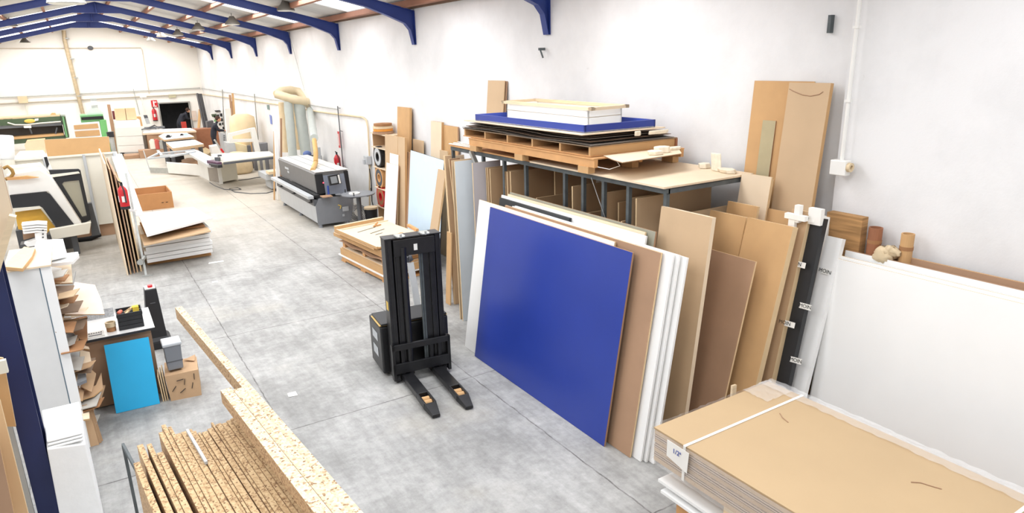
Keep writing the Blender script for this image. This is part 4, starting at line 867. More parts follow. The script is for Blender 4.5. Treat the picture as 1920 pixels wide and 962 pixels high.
# blue column (H section) and pale panel beside it
yc_ = 7.30
def vcol(pxl, pxr, y, d, z1, mat, name, label, cat):
    a = at(*pxl, y=y); b = at(*pxr, y=y); w_ = b.x - a.x; o = MB()
    if name == 'steel_column': o.box(((a.x + b.x) / 2, y, z1 / 2), (w_, .014, z1)).box(((a.x + b.x) / 2, y + d, z1 / 2), (w_, .014, z1)).box(((a.x + b.x) / 2, y + d / 2, z1 / 2), (.012, d, z1))
    else: o.box(((a.x + b.x) / 2, y + d / 2, z1 / 2), (w_, d, z1))
    return tag(o.build(name, mat), label, cat)
vcol((20, 760), (66, 760), 5.85, .2, 4.5, navy, 'steel_column', 'dark blue steel column at the left edge, beside the white shelf unit', 'column')
vcol((-30, 760), (13, 760), 5.80, .03, 1.75, M('grey_panel_face', (168, 166, 160), .6), 'grey_sheet', 'grey panel edge standing left of the blue column', 'panel')
# tan boards at the far left edge
def zb_(pxs, y, th, name, mats, label, cat='board'): return tag(ypoly(MB(), pxs, y, th, 0, 1).build(name, mats), label, cat)
zb_([(-90, 690), (0, 752), (62, 1000), (-60, 1010)], 5.2, .03, 'fibreboard', [M('pale_orange_board', (222, 184, 138), .7, var=.03), mdfe], 'slanted pale orange board in the bottom left corner')
zb_([(-60, 780), (-2, 830), (36, 1010), (-60, 1010)], 5.0, .02, 'fibreboard', [brown, mdfo], 'brown board in front of the pale orange board in the bottom left corner')
zb_([(-50, 665), (6, 672), (30, 800), (-40, 800)], 5.5, .02, 'fibreboard', [mdfo, mdfe], 'honey coloured board edge above the slanted board at the left border')
# plywood crate and pine beam at the left
zb_([(-60, 300), (2, 312), (23, 397), (-1, 470), (-60, 560)], 5.6, .04, 'plywood_board', [mdfp, brown], 'pale plywood panel at the left border above the pine beam', 'panel')
o = MB().hexa(*[at(*p, y=6.78) for p in [(25, 396), (32, 400), (4, 520), (-45, 630)]], *[at(*p, y=6.86) for p in [(14, 398), (30, 402), (4, 520), (-60, 600)]]); 
o = MB(); o.bar(at(24, 404, y=5.5), at(-22, 560, y=5.5), .04, .085, up=(0, 1, 0)); tag(o.build('pine_beam', pine), 'pine beam sloping down at the left border in front of the blue column', 'beam')
o = MB().box(at(5, 687, y=5.4), (.05, .04, .09)).build('cream_socket', cream); tag(o, 'small cream socket block at the left border beside the grey panel', 'socket')
# items on the cabinet top
def onz(pxs, z, th, name, mats, label, cat='offcut', grp=None, bev=0): return tag(zpoly(MB(), pxs, z, th, 0, 1).build(name, mats, bevel=bev), label, cat, grp)
zt0 = zc + .018
onz([(10, 500), (14, 490), (45, 462), (66, 465), (60, 480), (42, 503)], zt0 + .035, .034, 'insulation_piece', [M('cream_insulation', (236, 208, 160), .9, var=.06, bump=.4, scale=20), mdfo], 'torn cream insulation board lying on top of the shelf unit', bev=.006)
onz([(62, 470), (70, 450), (118, 448), (126, 478), (92, 486)], zt0 - .12, .02, 'white_offcut', [white, white], 'large white offcut sheet lying just behind the shelf unit top')
onz([(86, 480), (146, 472), (148, 478), (136, 490), (92, 495)], zt0 - .16, .03, 'white_offcut', [white, white], 'white offcut strip sticking out to the right below the top of the shelf unit')
sc = [([(92, 493), (133, 490), (136, 530), (98, 532)], 1.52, .010, [mdfp, mdfo], 'pale pinkish offcut below the white strip in the shelf unit'),
      ([(95, 500), (116, 503), (114, 524), (99, 527)], 1.55, .02, [white, mdfo], 'small white offcut block on the pale pinkish offcut'),
      ([(100, 535), (135, 525), (142, 508), (133, 560), (107, 572)], 1.36, .012, [M('grey_tray', (150, 150, 146), .6), grey], 'grey angled offcut tilting out of the shelf unit'),
      ([(107, 590), (140, 529), (178, 534), (190, 562), (196, 589)], 1.20, .008, [M('blush_board', (234, 212, 192), .7, var=.03), mdfo], 'large blush coloured sheet jutting far out of the shelf unit'),
      ([(112, 592), (133, 591), (133, 595), (112, 597)], 1.19, .02, [white, white], 'thin white offcut under the blush coloured sheet'),
      ([(116, 602), (163, 592), (164, 638), (150, 636)], .98, .012, [cardd, brown], 'crumpled brown card sticking out below the blush coloured sheet'),
      ([(118, 612), (150, 632), (162, 640), (125, 645)], .90, .012, [M('black_offcut', (70, 66, 62), .6), brown], 'dark brown offcut in the middle of the shelf unit'),
      ([(122, 640), (166, 650), (168, 655), (126, 650)], .86, .015, [mdfp, mdfo], 'pale wooden strip lying across the middle of the shelf unit'),
      ([(126, 655), (150, 652), (148, 675), (132, 678)], .78, .02, [lgrey, dgrey], 'grey metal offcut in the lower half of the shelf unit'),
      ([(146, 655), (168, 660), (172, 682), (150, 684)], .74, .015, [mdfp, brown], 'tan card offcut beside the grey metal offcut'),
      ([(132, 690), (158, 678), (162, 712), (138, 722)], .62, .03, [M('steel_box', (170, 176, 182), .4), grey], 'pale metallic offcut box in the lower half of the shelf unit'),
      ([(135, 704), (146, 702), (146, 730), (138, 732)], .58, .02, [M('brick_offcut', (176, 112, 92), .8), brown], 'brick red offcut in the lower left of the shelf unit'),
      ([(140, 742), (180, 722), (190, 698), (193, 728), (176, 742), (144, 752)], .46, .012, [card, mdfo], 'ragged tan card sheet near the bottom of the shelf unit'),
      ([(150, 725), (168, 690), (180, 700), (172, 735)], .52, .01, [card, card], 'narrow folded card piece pointing upward near the bottom of the shelf unit'),
      ([(144, 760), (166, 752), (168, 785), (148, 788)], .36, .015, [mdfp, mdfo], 'pale cardboard flap at the bottom of the shelf unit')]
for pxs, z, th, mats, l in sc: onz(pxs, z, th, 'offcut', mats, l)
mb = MB(); r4 = random.Random(11)
for k_ in range(46):
    z = .08 + 1.62 * k_ / 46; w_ = r4.uniform(.08, .27); x0 = cx1 + r4.uniform(-.03, .02); y_ = cy + r4.uniform(.08, .7); d_ = r4.uniform(.05, .16); t_ = r4.uniform(-.04, .03); u_ = r4.uniform(-.06, .06)
    mb.hexa(P(x0, y_ - d_, z), P(x0 + w_ * .8, y_ - d_ + u_, z + t_), P(x0 + w_, y_ + d_, z + t_ + .02), P(x0, y_ + d_, z + .01), P(x0, y_ - d_, z + .008), P(x0 + w_ * .8, y_ - d_ + u_, z + t_ + .008), P(x0 + w_, y_ + d_, z + t_ + .028), P(x0, y_ + d_, z + .018), m=k_ % 6)
o = mb.build('board_scraps', [card, mdfp, cardd, M('scrap_grey', (176, 172, 164), .8), mdf, scrapd]); tag(o, 'dense jumble of small board scraps poking out of the right side of the shelf unit', 'scraps'); o['kind'] = 'stuff'
# leaning card sheets to floor
for k_, (x0p, x1p) in enumerate(((150, 186), (154, 190), (158, 192))):
    A = at(x0p, 838 - k_ * 6, z=0); B = at(x1p, 830 - k_ * 8, z=0); A.y = 7.12 + .03 * k_; B.y = 7.12 + .03 * k_
    slab('cardboard_sheet', A, B, P(-.03, .05, .42 - .03 * k_), .008, [card, cardd], f'ragged cardboard sheet standing at the foot of the shelf unit, {["front", "middle", "rear"][k_]} of three', 'cardboard', 'cardboard sheets at the foot of the shelf unit', away=V((0, 1, 0)))

# ---- work table with teal panel, tools
tb = thing('work_table', P(0, 7.95, 0), 'low brown work table with a white top behind the bright blue panel', 'table')
MB().box((-.04, 8.30, .40), (.66, .66, .78)).build('cabinet_body', brown, tb); MB().box((-.03, 8.28, .80), (.72, .76, .02)).build('table_top', white, tb); MB().box((-.03, 7.895, .795), (.72, .006, .025)).build('edge_band', blackm, tb)
c0 = at(218, 776, z=0); c1 = at(300, 757, z=0)
T = atp(195, 647, c0, (c1 - c0).normalized()); slab('bright_blue_board', c0, c1, P(T.x - c0.x + .0, min(T.y - c0.y, .13), .73), .018, [teal, teal], 'bright blue laminated panel leaning on the low work table', 'panel', away=V((0, 1, 0)))
MB_ = MB().box((-.22, 7.98, .825), (.16, .1, .02), rz=.05, rx=.25); o = MB_.build('keypad_box', paper); tag(o, 'small white keypad box at the front left of the work table', 'keypad')
for k_ in range(6): MB().box((-.275 + k_ * .022, 7.99, .843), (.012, .012, .004)).build('key', blackm, o)
MB().box((-.22, 7.955, .832), (.12, .02, .003)).build('display', grey, o)
o = MB(); o.ring((-.07, 8.05, .838), (0, 0, 1), .045, .03, .05, m=1).ring((-.07, 8.05, .888), (0, 0, 1), .05, .035, .048, m=0); tag(o.build('tape_roll', [cloth_tan, cardd]), 'two stacked tape rolls on the work table beside the black toolbox', 'tape')
tx = thing('tool_case', (.12, 8.15, .81), 'black drawer toolbox full of small items on the work table', 'toolbox')
for k_ in range(3): MB().box((.12, 8.10, .835 + k_ * .048), (.24, .22, .044)).build('drawer', blackm, tx, bevel=.003)
for a_ in ((0, -.11), (0, .11)): MB().box((.12, 8.10 + a_[1], .975), (.24, .008, .04)).build('rim', blackm, tx)
for a_ in (-.12, .12): MB().box((.12 + a_, 8.10, .975), (.008, .22, .04)).build('rim', blackm, tx)
o = MB().box((.19, 8.14, .985), (.06, .07, .05)).build('sponge', M('yellow_sponge', (230, 200, 70), .9)); tag(o, 'yellow sponge in the right end of the black toolbox', 'sponge')
o = MB().bar((.09, 8.05, .97), (.16, 8.16, 1.0), .02, .015).bar((.08, 8.12, .97), (.14, 8.10, 1.01), .015, .015).build('hand_tool', mdfe); tag(o, 'pale hand tools lying in the middle of the black toolbox', 'tool')
o = MB().sph((.03, 8.08, .985), .022).sph((.045, 8.12, .985), .02).build('red_white_bits', M('pink_plastic', (220, 120, 100), .6)); tag(o, 'small pinkish pieces in the left end of the black toolbox', 'tool')
o = MB().box((-.2, 8.56, .86), (.36, .01, .10), rx=-.4).build('mesh_screen', M('grey_mesh', (170, 172, 174), .6, var=.3, scale=60)); tag(o, 'grey mesh strip standing at the back of the work table', 'screen')
# post with button
pt = thing('black_pedestal', P(.40, 9.42, 0), 'tapered black pedestal with a red button on top, behind the grey bin', 'pedestal')
mb = MB(); mb.hexa(P(.29, 9.40, .12), P(.52, 9.40, .12), P(.52, 9.66, .12), P(.29, 9.66, .12), P(.355, 9.42, .80), P(.49, 9.42, .80), P(.49, 9.60, .80), P(.355, 9.60, .80)); mb.box((.415, 9.53, .05), (.30, .34, .10)); mb.hexa(P(.265, 9.36, .10), P(.565, 9.36, .10), P(.565, 9.70, .10), P(.265, 9.70, .10), P(.29, 9.40, .15), P(.52, 9.40, .15), P(.52, 9.66, .15), P(.29, 9.66, .15)); mb.build('body', blackm, pt, bevel=.01)
MB().box((.42, 9.51, .805), (.12, .15, .012)).build('top_plate', paper, pt); MB().cyl((.425, 9.49, .81), (.425, 9.49, .84), .03).build('stop_button', red, pt)
MB().box((.42, 9.405, .62), (.06, .004, .012)).build('slot', dgrey, pt)
# bin and carton
ct = thing('cardboard_carton', P(.48, 7.9, 0), 'closed brown carton printed with dark arrows, carrying the grey bin', 'carton')
MB().hexa(P(.35, 7.70, 0), P(.655, 7.66, 0), P(.70, 8.06, 0), P(.39, 8.10, 0), P(.33, 7.70, .30), P(.66, 7.66, .31), P(.70, 8.06, .31), P(.37, 8.10, .30)).build('box', card, ct)
for u, v, r_ in ((.06, .14, .9), (.14, .10, .6), (.17, .2, 1.4), (.24, .14, 1.3), (.27, .24, 1.5), (.13, .23, .1)):
    x = .34 + u; MB().bar((x - .035 * math.cos(r_), 7.692 - .12 * u, v - .035 * math.sin(r_)), (x + .035 * math.cos(r_), 7.692 - .12 * u, v + .035 * math.sin(r_)), .004, .010, up=(0, 1, 0)).build('printed_mark', ink, ct)
o = MB().ext([P(.56, 8.0, .32), P(.66, 7.9, .32), P(.69, 8.04, .34)], (0, 0, .004)).build('flap', card, ct)
bn_ = thing('grey_bin', P(.45, 7.85, .32), 'grey plastic bin with a pale lid standing on the brown carton', 'bin')
MB().box((.455, 7.85, .47), (.15, .19, .28), top=(1.12, 1.1)).build('body', M('bin_grey', (122, 126, 132), .5, var=.03), bn_, bevel=.008); MB().box((.455, 7.85, .43), (.162, .20, .012)).build('rib', dgrey, bn_)
MB().box((.455, 7.85, .625), (.19, .225, .035)).build('lid', lgrey, bn_, bevel=.01)
for k_ in range(3): tag(slab('board_strip', P(.275 + .022 * k_, 7.74, 0), P(.29 + .022 * k_, 7.95, 0), P(-.01, .0, .30 + .02 * k_), .012, [brown, mdfe], None), f'narrow board strip on edge between the bright blue panel and the carton, {["left", "middle", "right"][k_]} of three', 'board', 'strips between the blue panel and the carton')
# scrap of paper on floor
for px, py, l in ((405, 492, 'white paper scrap on the floor beside the white board pile'), (548, 740, 'small white paper scrap on the floor left of the stacker forks'), (403, 529, 'tiny white paper scrap on the floor in front of the white board pile')):
    a = at(px, py, z=.0); s = .14 if px == 405 else .05; o = MB().ext([a + P(-s, -.04, .003), a + P(s * .9, -.06, .003), a + P(s, .05, .004), a + P(-s * .8, .05, .003)], (0, 0, .002)).build('paper_scrap', paper); tag(o, l, 'paper')

# ---- white board pile
for k_ in range(6):
    z0 = .10 + k_ * .075; j = rnd.uniform(-.03, .03); jx = rnd.uniform(-.03, .02)
    o = MB().hexa(P(.64 + jx, 13.62 + j, z0), P(1.78 + j, 13.70 + j, z0), P(1.76, 15.1, z0), P(.66 + jx, 15.0, z0), P(.64 + jx, 13.62 + j, z0 + .066), P(1.78 + j, 13.70 + j, z0 + .066), P(1.76, 15.1, z0 + .066), P(.66 + jx, 15.0, z0 + .066)).build('white_sheet', white)
    tag(o, f'white panel in the floor pile below the brown sheet, {["lowest", "second", "third", "fourth", "fifth", "topmost"][k_]} of six', 'panel', 'white panels in the lower floor pile')
o = MB(); 
for y, l in ((13.9, 'near'), (14.8, 'far')): tag(MB().box((1.2, y, .05), (1.1, .1, .098)).build('pallet_bearer', pallet), f'low wooden bearer under the {l} end of the white floor pile', 'bearer')
onz([(262, 440), (388, 425), (395, 433), (270, 460)], .575, .02, 'brown_sheet', [mdfw, mdf], 'brown board sheet between the upper and lower white panels of the floor pile', 'board')
o = MB().box((1.2, 14.35, .60), (1.02, 1.1, .03)).build('brown_sheet', cardd); tag(o, 'dark card sheet inside the floor pile', 'board')
for k_ in range(3):
    tag(zpoly(MB(), [(275 - k_ * 0, 440), (258, 400), (362, 388), (398, 408 + 0)], .595 + .046 * (k_ + 1), .043).build('white_sheet', white), f'white panel on top of the floor pile, {["lowest", "middle", "topmost"][k_]} of the upper three', 'panel', 'upper white panels of the floor pile')
# open wooden crate
cr = thing('open_crate', P(1.34, 20, 0), 'open topped brown wooden crate standing on the floor beyond the white panels', 'crate')
for c_, d_ in (((1.34, 19.52, .21), (.82, .025, .42)), ((1.34, 20.68, .21), (.82, .025, .42)), ((.94, 20.1, .21), (.025, 1.14, .42)), ((1.74, 20.1, .21), (.025, 1.14, .42))): MB().box(c_, d_).build('side', M('crate_orange', (188, 136, 88), .75), cr)
MB().box((1.34, 20.1, .02), (.78, 1.12, .02)).build('bottom', brown, cr)
for x in (1.5, 1.6): MB().box((x, 19.505, .16), (.05, .006, .015)).build('slot', dark, cr)
# ---- rack of boards with extinguisher
for k_, (x, z, mats, l) in enumerate([(.28, 1.95, [mdfp, mdfp], 'pale leftmost board'), (.33, 1.85, [brown, mdfw], 'brown second board'), (.39, 1.75, [brown, brown], 'dark brown third board'), (.44, 1.6, [mdfw, mdf], 'tan fourth board'), (.50, 1.45, [mdfe, mdfe], 'pale rightmost board')]):
    o = MB().ext([(x, 13.35 + .03 * k_, 0), (x - .02, 13.6, z), (x - .02, 16.4, z), (x, 16.6, 0)], (.022, 0, 0), 0, 1).build('fibreboard', mats); tag(o, f'{l} on edge in the slanted row left of the white floor pile', 'board', 'boards on edge in the slanted row left of the floor pile')
o = MB().bar(P(.56, 13.12, 0), at(236, 325, y=13.7), .035, .06).bar(P(.50, 13.1, .01), P(.66, 13.1, .01), .08, .02); tag(o.build('steel_prop', galv), 'slanting galvanised steel prop in front of the row of boards on edge', 'prop')
o = MB().cyl((.50, 13.05, .27), (.52, 13.11, .27), .05).bar((.52, 13.08, .27), (.6, 13.2, .33), .04, .04).build('castor', galv); tag(o, 'small castor wheel on the steel prop by the white pile', 'castor')
for (pa, pb, ya, yb2, l) in (((262, 404), (223, 290), 13.4, 17.2, 'white long board rail right of the extinguisher, front of two'), ((250, 395), (213, 286), 13.45, 17.3, 'white long board rail behind the front one above the extinguisher')):
    a = at(*pa, y=ya); b = at(*pb, y=yb2); tag(MB().bar(a, b, .12, .03).build('white_rail', white), l, 'plank')
a = at(236, 392, y=13.2); extinguisher((a.x, 13.22, a.z), 'red fire extinguisher hanging on the near end of the row of boards on edge', h=.40, r=.075)

# ---- beige enclosure wall and the machining centre
ew = thing('enclosure_wall', P(-.4, 17.0, 0), 'beige metal enclosure wall with round posts behind the machining centre', 'partition')
MB().box((-.37, 17.0, 1.02), (1.82, .04, 1.5)).build('panel', cream, ew)
MB().box((-.37, 17.03, .14), (1.78, .02, .26)).build('dusty_skirt', brown, ew)
for x in (-1.28, -.72, -.02, .54): MB().cyl((x, 16.96, 0), (x, 16.96, 1.80), .03).build('post', lgrey, ew)
MB().box((-.37, 16.98, 1.785), (1.86, .07, .035)).build('top_rail', cream, ew)
o = MB(); ypoly(o, [(77, 290), (86, 289), (98, 318), (90, 318)], 16.7, .05, 0); tag(o.build('white_roller_column', white), 'white vertical carriage column in front of the beige enclosure wall', 'machine part')
o = MB(); ypoly(o, [(82, 295), (88, 294), (92, 308), (88, 316)], 16.69, .01, 0); o.build('dark_inset', blackm, bpy.data.objects['white_roller_column'])
mc = thing('machining_centre', P(-.6, 15.6, 0), 'white machining centre housing with black framed slanted windows at the left', 'machine')
mb = MB(); ypoly(mb, [(12, 328), (18, 366), (90, 359), (139, 422), (153, 419), (96, 332), (74, 318)], 15.5, .25); mb.build('housing', whitep, mc, bevel=.01)
mb = MB(); ypoly(mb, [(14, 328), (16, 316), (74, 310), (96, 332), (74, 322)], 15.62, .5); mb.build('upper_cover', cream, mc)
mb = MB(); ypoly(mb, [(18, 367), (86, 360), (95, 366), (139, 421), (106, 426), (80, 390), (74, 386), (24, 391)], 15.47, .08); mb.build('window_frame', blackm, mc)
mb = MB(); ypoly(mb, [(24, 391), (74, 387), (78, 391), (40, 396), (26, 398)], 15.44, .04); mb.build('lower_trim', cream, mc)
mb = MB(); ypoly(mb, [(28, 397), (76, 392), (104, 427), (92, 433), (86, 440), (34, 430)], 15.62, .05); mb.build('amber_interior', amber, mc)
mb = MB(); ypoly(mb, [(92, 431), (171, 417), (168, 438), (98, 450)], 15.35, .12); mb.build('lower_flange', cream, mc, bevel=.01)
fr = [(91, 319), (147, 317), (151, 320), (171, 412), (154, 420), (97, 334)]; inn = [(116, 345), (120, 341), (148, 338), (162, 398), (163, 405), (154, 407)]
mb = MB(); O_ = [at(*p, y=15.75) for p in fr]; I_ = [at(*p, y=15.75) for p in inn]; tk = V((0, .08, 0))
O2 = [O_[1], O_[2], O_[3], O_[4], O_[5], O_[0]]
outer = [O_[0], O_[1], O_[2], O_[3], O_[4], O_[5]]; inner_ = [I_[1], I_[2], I_[2], I_[4], I_[5], I_[0]]
for i in range(6):
    j = (i + 1) % 6; mb.hexa(outer[i], outer[j], inner_[j], inner_[i], outer[i] + tk, outer[j] + tk, inner_[j] + tk, inner_[i] + tk)
mb.build('side_window_frame', blackm, mc)
mb = MB(); ypoly(mb, inn, 15.80, .01); mb.build('side_glass', M('tinted_glass', (176, 172, 150), .15, var=0, alpha=.55), mc)
mb = MB(); ypoly(mb, [(94, 328), (96, 333), (150, 325), (147, 322)], 15.70, .04); mb.build('crossbar', cream, mc)
mb = MB(); ypoly(mb, [(163, 382), (172, 381), (188, 440), (172, 443), (170, 410)], 16.0, .15); mb.build('dark_post', dgrey, mc)
mb = MB(); mb.tube([at(130, 450, z=.06), at(150, 450, z=.04), at(170, 447, z=.05), at(187, 440, z=.08)], .05, 8); mb.build('floor_hose', dark, mc)
mb = MB().box((-.95, 16.45, .25), (.9, .5, .5)).box((-.85, 15.95, .22), (.12, .5, .44)).box((-.45, 15.7, .2), (.1, .2, .4)); mb.build('base', dgrey, mc)
# white perforated brackets
bk = [thing('white_bracket_stack', at(65, 450, y=14.6), 'stack of white perforated metal plates in front of the machining centre', 'metal plates')][0]
for k_ in range(4):
    mb = MB(); ypoly(mb, [(40 + k_, 421 + k_ * 5), (70, 418 + k_ * 5), (88, 419 + k_ * 5), (88, 422 + k_ * 5), (70, 421 + k_ * 5), (41 + k_, 424 + k_ * 5)], 14.6 - .02 * k_, .25); mb.build('plate', white, bk)
mb = MB(); ypoly(mb, [(65, 438), (87, 434), (88, 450), (80, 456), (74, 452), (66, 448)], 14.55, .03); mb.build('plate', white, bk)
mb = MB(); ypoly(mb, [(45, 457), (65, 450), (84, 448), (84, 458), (52, 463)], 14.5, .2); mb.build('plate', white, bk)
for y in (431, 438, 444): mb = MB(); ypoly(mb, [(79, y), (82, y), (82, y + 2), (79, y + 2)], 14.53, .01); mb.build('slot', ink, bk)
q_ = at(64, 456, y=14.75); MB().box((q_.x, 14.9, q_.z / 2), (.42, .3, q_.z)).build('stand', dgrey, bk)
mb = MB(); ypoly(mb, [(42, 434), (64, 431), (66, 444), (44, 450)], 14.8, .02); mb.build('dark_gap', brown, bk)
# yellow cable loop
mb = MB(); mb.tube([at(*p, y=15.4) for p in [(6, 316), (14, 312), (22, 318), (25, 325), (20, 333), (10, 336)]], .03, 8); tag(mb.build('cable_loop', M('dusty_cable', (150, 116, 60), .8)), 'dusty dark cable loop on top of the machining centre at the left border', 'cable')
o = MB(); ypoly(o, [(12, 334), (50, 330), (73, 333), (50, 336), (14, 338)], 15.35, .1); tag(o.build('wood_strip', pallet), 'wood strip lying on the machining centre housing', 'strip')
# objects behind the enclosure
zb_([(83, 262), (204, 256), (208, 286), (89, 294)], 17.5, .03, 'brown_board', [mdfo, mdfp], 'long brown board standing on edge above the beige enclosure wall', 'board')
bpy.data.objects['brown_board'].location.z += 0
sup = MB().box((-.1, 17.6, .85), (1.3, .1, 1.68)).build('panel_support', cream, ew)
a = at(13, 298, y=16.9); b = at(10, 254, y=16.9); o = MB().tube([a, a.lerp(b, .08), a.lerp(b, .95), b], .13, 20, rs=[.12, .135, .135, .12]); tag(o.build('white_roll', foam), 'standing white roll at the left border above the enclosure wall', 'roll')
st_ = MB().cyl(P(a.x, a.y, 0), a, .12, n=12).build('roll_stand', cream, ew)
tbx = thing('packing_bench', P(-1.0, 18.6, 0), 'bench behind the enclosure wall carrying wrapped parcels', 'bench')
MB().box((-1.1, 19.0, 1.62), (1.6, .9, .04)).build('top', white, tbx)
for x in (-1.8, -.4): MB().box((x, 19.0, .8), (.06, .8, 1.6)).build('leg', lgrey, tbx)
zb_([(30, 292), (36, 286), (80, 284), (86, 292)], 18.5, .3, 'white_sheet_pile', [white, white], 'low pile of white sheets on the bench behind the enclosure wall', 'sheets')
zb_([(46, 272), (50, 264), (84, 261), (86, 292), (52, 296)], 19.4, .3, 'parcel', [M('parcel_pink', (222, 184, 150), .7), mdfo], 'long pinkish brown parcel behind the white sheets', 'parcel')
# green press
gp = thing('veneer_press', at(60, 262, y=30), 'long dark green press with an oval yellow badge near the back wall, far left', 'machine')
def yb(name, pxs, y, th, mat, parent, bev=0): mb = MB(); ypoly(mb, pxs, y, th); return mb.build(name, mat, parent, bevel=bev)
yb('top_beam', [(-40, 226), (113.5, 217.5), (115, 228), (-40, 239)], 30, 1.0, dgreen, gp); yb('end_frame', [(114, 218), (122, 218), (130, 258), (123, 259)], 29.9, 1.1, dgreen, gp)
yb('end_edge', [(117, 219), (119, 219), (127, 257), (124, 257)], 29.85, .04, green, gp)
yb('top_deck', [(-40, 224), (112, 215), (112, 218), (-40, 227)], 30, 1.1, M('dusty_deck', (196, 178, 144), .8), gp)
yb('platen', [(-40, 238), (115, 228), (117, 235), (-40, 244)], 30.1, .9, grey, gp); yb('cavity', [(-40, 244), (117, 235), (120, 250), (-40, 262)], 30.6, .1, M('cavity_grey', (92, 88, 84), .8), gp)
yb('lower_rail', [(-40, 262), (119, 250), (120, 254), (-40, 267)], 30.0, .8, mdfo, gp); yb('lower_bed', [(-40, 267), (120, 254), (124, 262), (-40, 276)], 30.05, .8, dgreen, gp)
mb = MB(); c_ = at(56, 227, y=29.97); mb.sph(c_, .17, sc=(1, .12, .42)); mb.build('badge', yellow, gp)
yb('white_plate', [(65, 223), (72, 222), (72, 226), (65, 227)], 29.96, .03, paper, gp); yb('hand_grip', [(44, 236), (58, 235), (59, 240), (45, 240)], 29.9, .06, paper, gp)
mb = MB(); mb.tube([at(*p, y=29.9) for p in [(14, 230), (28, 234), (50, 234), (75, 231), (114, 228)]], .025, 6); mb.build('air_hose', cream, gp)
for x0, x1 in ((55, 60), (107, 104)): mb = MB(); mb.tube([at(x0, 239, y=30), at(x1, 251, y=30)], .03, 6); mb.build('strut', dgrey, gp)
o = yb('orange_lump', [(93, 217), (97, 212), (103, 212), (106, 216)], 30.1, .3, mdfo, None); tag(o, 'small orange brown block lying on top of the green press', 'block')
# green boring machine with clear hood
gm = thing('green_machine', at(175, 262, y=34), 'light green woodworking machine with a clear extraction hood against the back wall', 'machine')
yb('body', [(150, 217), (193, 214.5), (211, 288), (164, 292)], 34.2, 1.2, green, gm); yb('dark_opening', [(152, 220), (193, 217.5), (194, 223), (153, 225)], 34.15, .03, ink, gm)
yb('door', [(187, 226), (199, 225), (209, 288), (197, 290)], 33.9, .3, M('bright_green', (112, 182, 112), .5), gm)
yb('clear_hood', [(171, 204), (183, 203), (196, 214), (160, 217)], 34.4, .8, M('clear_hood', (220, 232, 228), .2, var=0, alpha=.6), gm)
yb('vent_grille', [(169, 185), (181, 184.5), (182, 190), (170, 190.5)], 36, .3, galv, gm); yb('vent_grille', [(171, 198), (183, 197), (184, 203), (172, 204)], 35, .3, galv, gm); yb('vent_duct', [(170, 190), (182, 190), (183.5, 197), (171.5, 198)], 35.5, .3, M('duct_white', (224, 226, 224), .4), gm)
# framed board
wf = yb('wrapped_board', [(134, 232), (186, 228), (209, 355), (159, 360)], 24, .05, white, None); tag(wf, 'white edged brown board with a printed white band, leaning behind the brown panel', 'board')
yb('brown_face', [(138, 235), (183, 231.5), (185, 240), (139.5, 243)], 23.97, .02, mdfo, wf); yb('brown_face', [(140, 246.5), (186, 243.5), (188, 254), (142, 257)], 23.97, .02, mdfo, wf)
o = yb('brown_plank', [(200.5, 196), (206.5, 196), (224, 287), (216, 288)], 33.8, .05, brown, None); tag(o, 'tall brown plank standing left of the white drawer unit', 'plank')
o = MB().cyl(at(208, 257, y=22.5), at(206, 247, y=22.5), .09, m=0).cyl(P(at(209, 258, y=22.5).x, 22.5, 0), at(209, 258, y=22.5), .06, m=1).build('motor', [blackm, galv]); tag(o, 'black motor on a grey pipe left of the brown plank foot', 'motor')
yb2_ = 32.6
dc2 = thing('drawer_unit', at(245, 290, y=yb2_), 'white chest with four wide drawers in front of the two pale boxes', 'cabinet')
yb('body', [(215, 227), (262, 225), (273, 287), (223, 290)], yb2_, 1.0, white, dc2)
for (ya, yb3) in ((241, 257), (257.5, 274), (274.5, 287)):
    t0_ = (ya - 227) / 62; t1_ = (yb3 - 227) / 62; f0 = lambda t, o=0: (216 + 8 * t, 227 + 62 * t - .8); f1 = lambda t: (262 + 10 * t, 225 + 62 * t - .8)
    yb('drawer', [f0(t0_), f1(t0_), f1(t1_), f0(t1_)], yb2_ - .05, .045, whitep, dc2)
for x in (226, 258): yb('castor', [(x, 287), (x + 7, 287), (x + 8, 293), (x + 1, 293)], yb2_ - .1, .1, blackm, dc2)
for k_, pts in enumerate(([(215, 204), (234, 203), (237, 225), (218, 226)], [(235, 203), (253, 202), (257, 224), (238, 225)])):
    o = yb('pale_box', pts, yb2_ + .2, .6, M('pale_box', (226, 196, 156), .8, var=.03), None); tag(o, ['pale wooden box on the white drawer chest, left of two', 'pale wooden box on the white drawer chest, right of two'][k_], 'box')
q_ = at(216, 208, y=34.5); o = MB().cyl(P(q_.x, q_.y, 0), q_, .13).build('maroon_drum', M('maroon', (120, 50, 60), .6)); tag(o, 'maroon drum behind the left pale box', 'drum')
o = yb('brown_tool_box', [(256, 219), (264, 219), (268, 237), (261, 238)], 33.6, .4, mdfo, None); tag(o, 'small brown box beside the pale boxes at the back', 'box')
o = yb('side_stand', [(257, 238), (270, 237), (279, 283), (267, 284.5)], 33.4, .5, whitep, None); tag(o, 'pale stand half hidden behind the white drawer chest under the small brown box', 'stand')
pl = at(258, 297, z=0); o = MB().box((pl.x, pl.y + .4, .07), (.9, .8, .13)).build('flat_pallet', brown); tag(o, 'low dark wooden pallet on the floor in front of the white drawer chest', 'pallet')

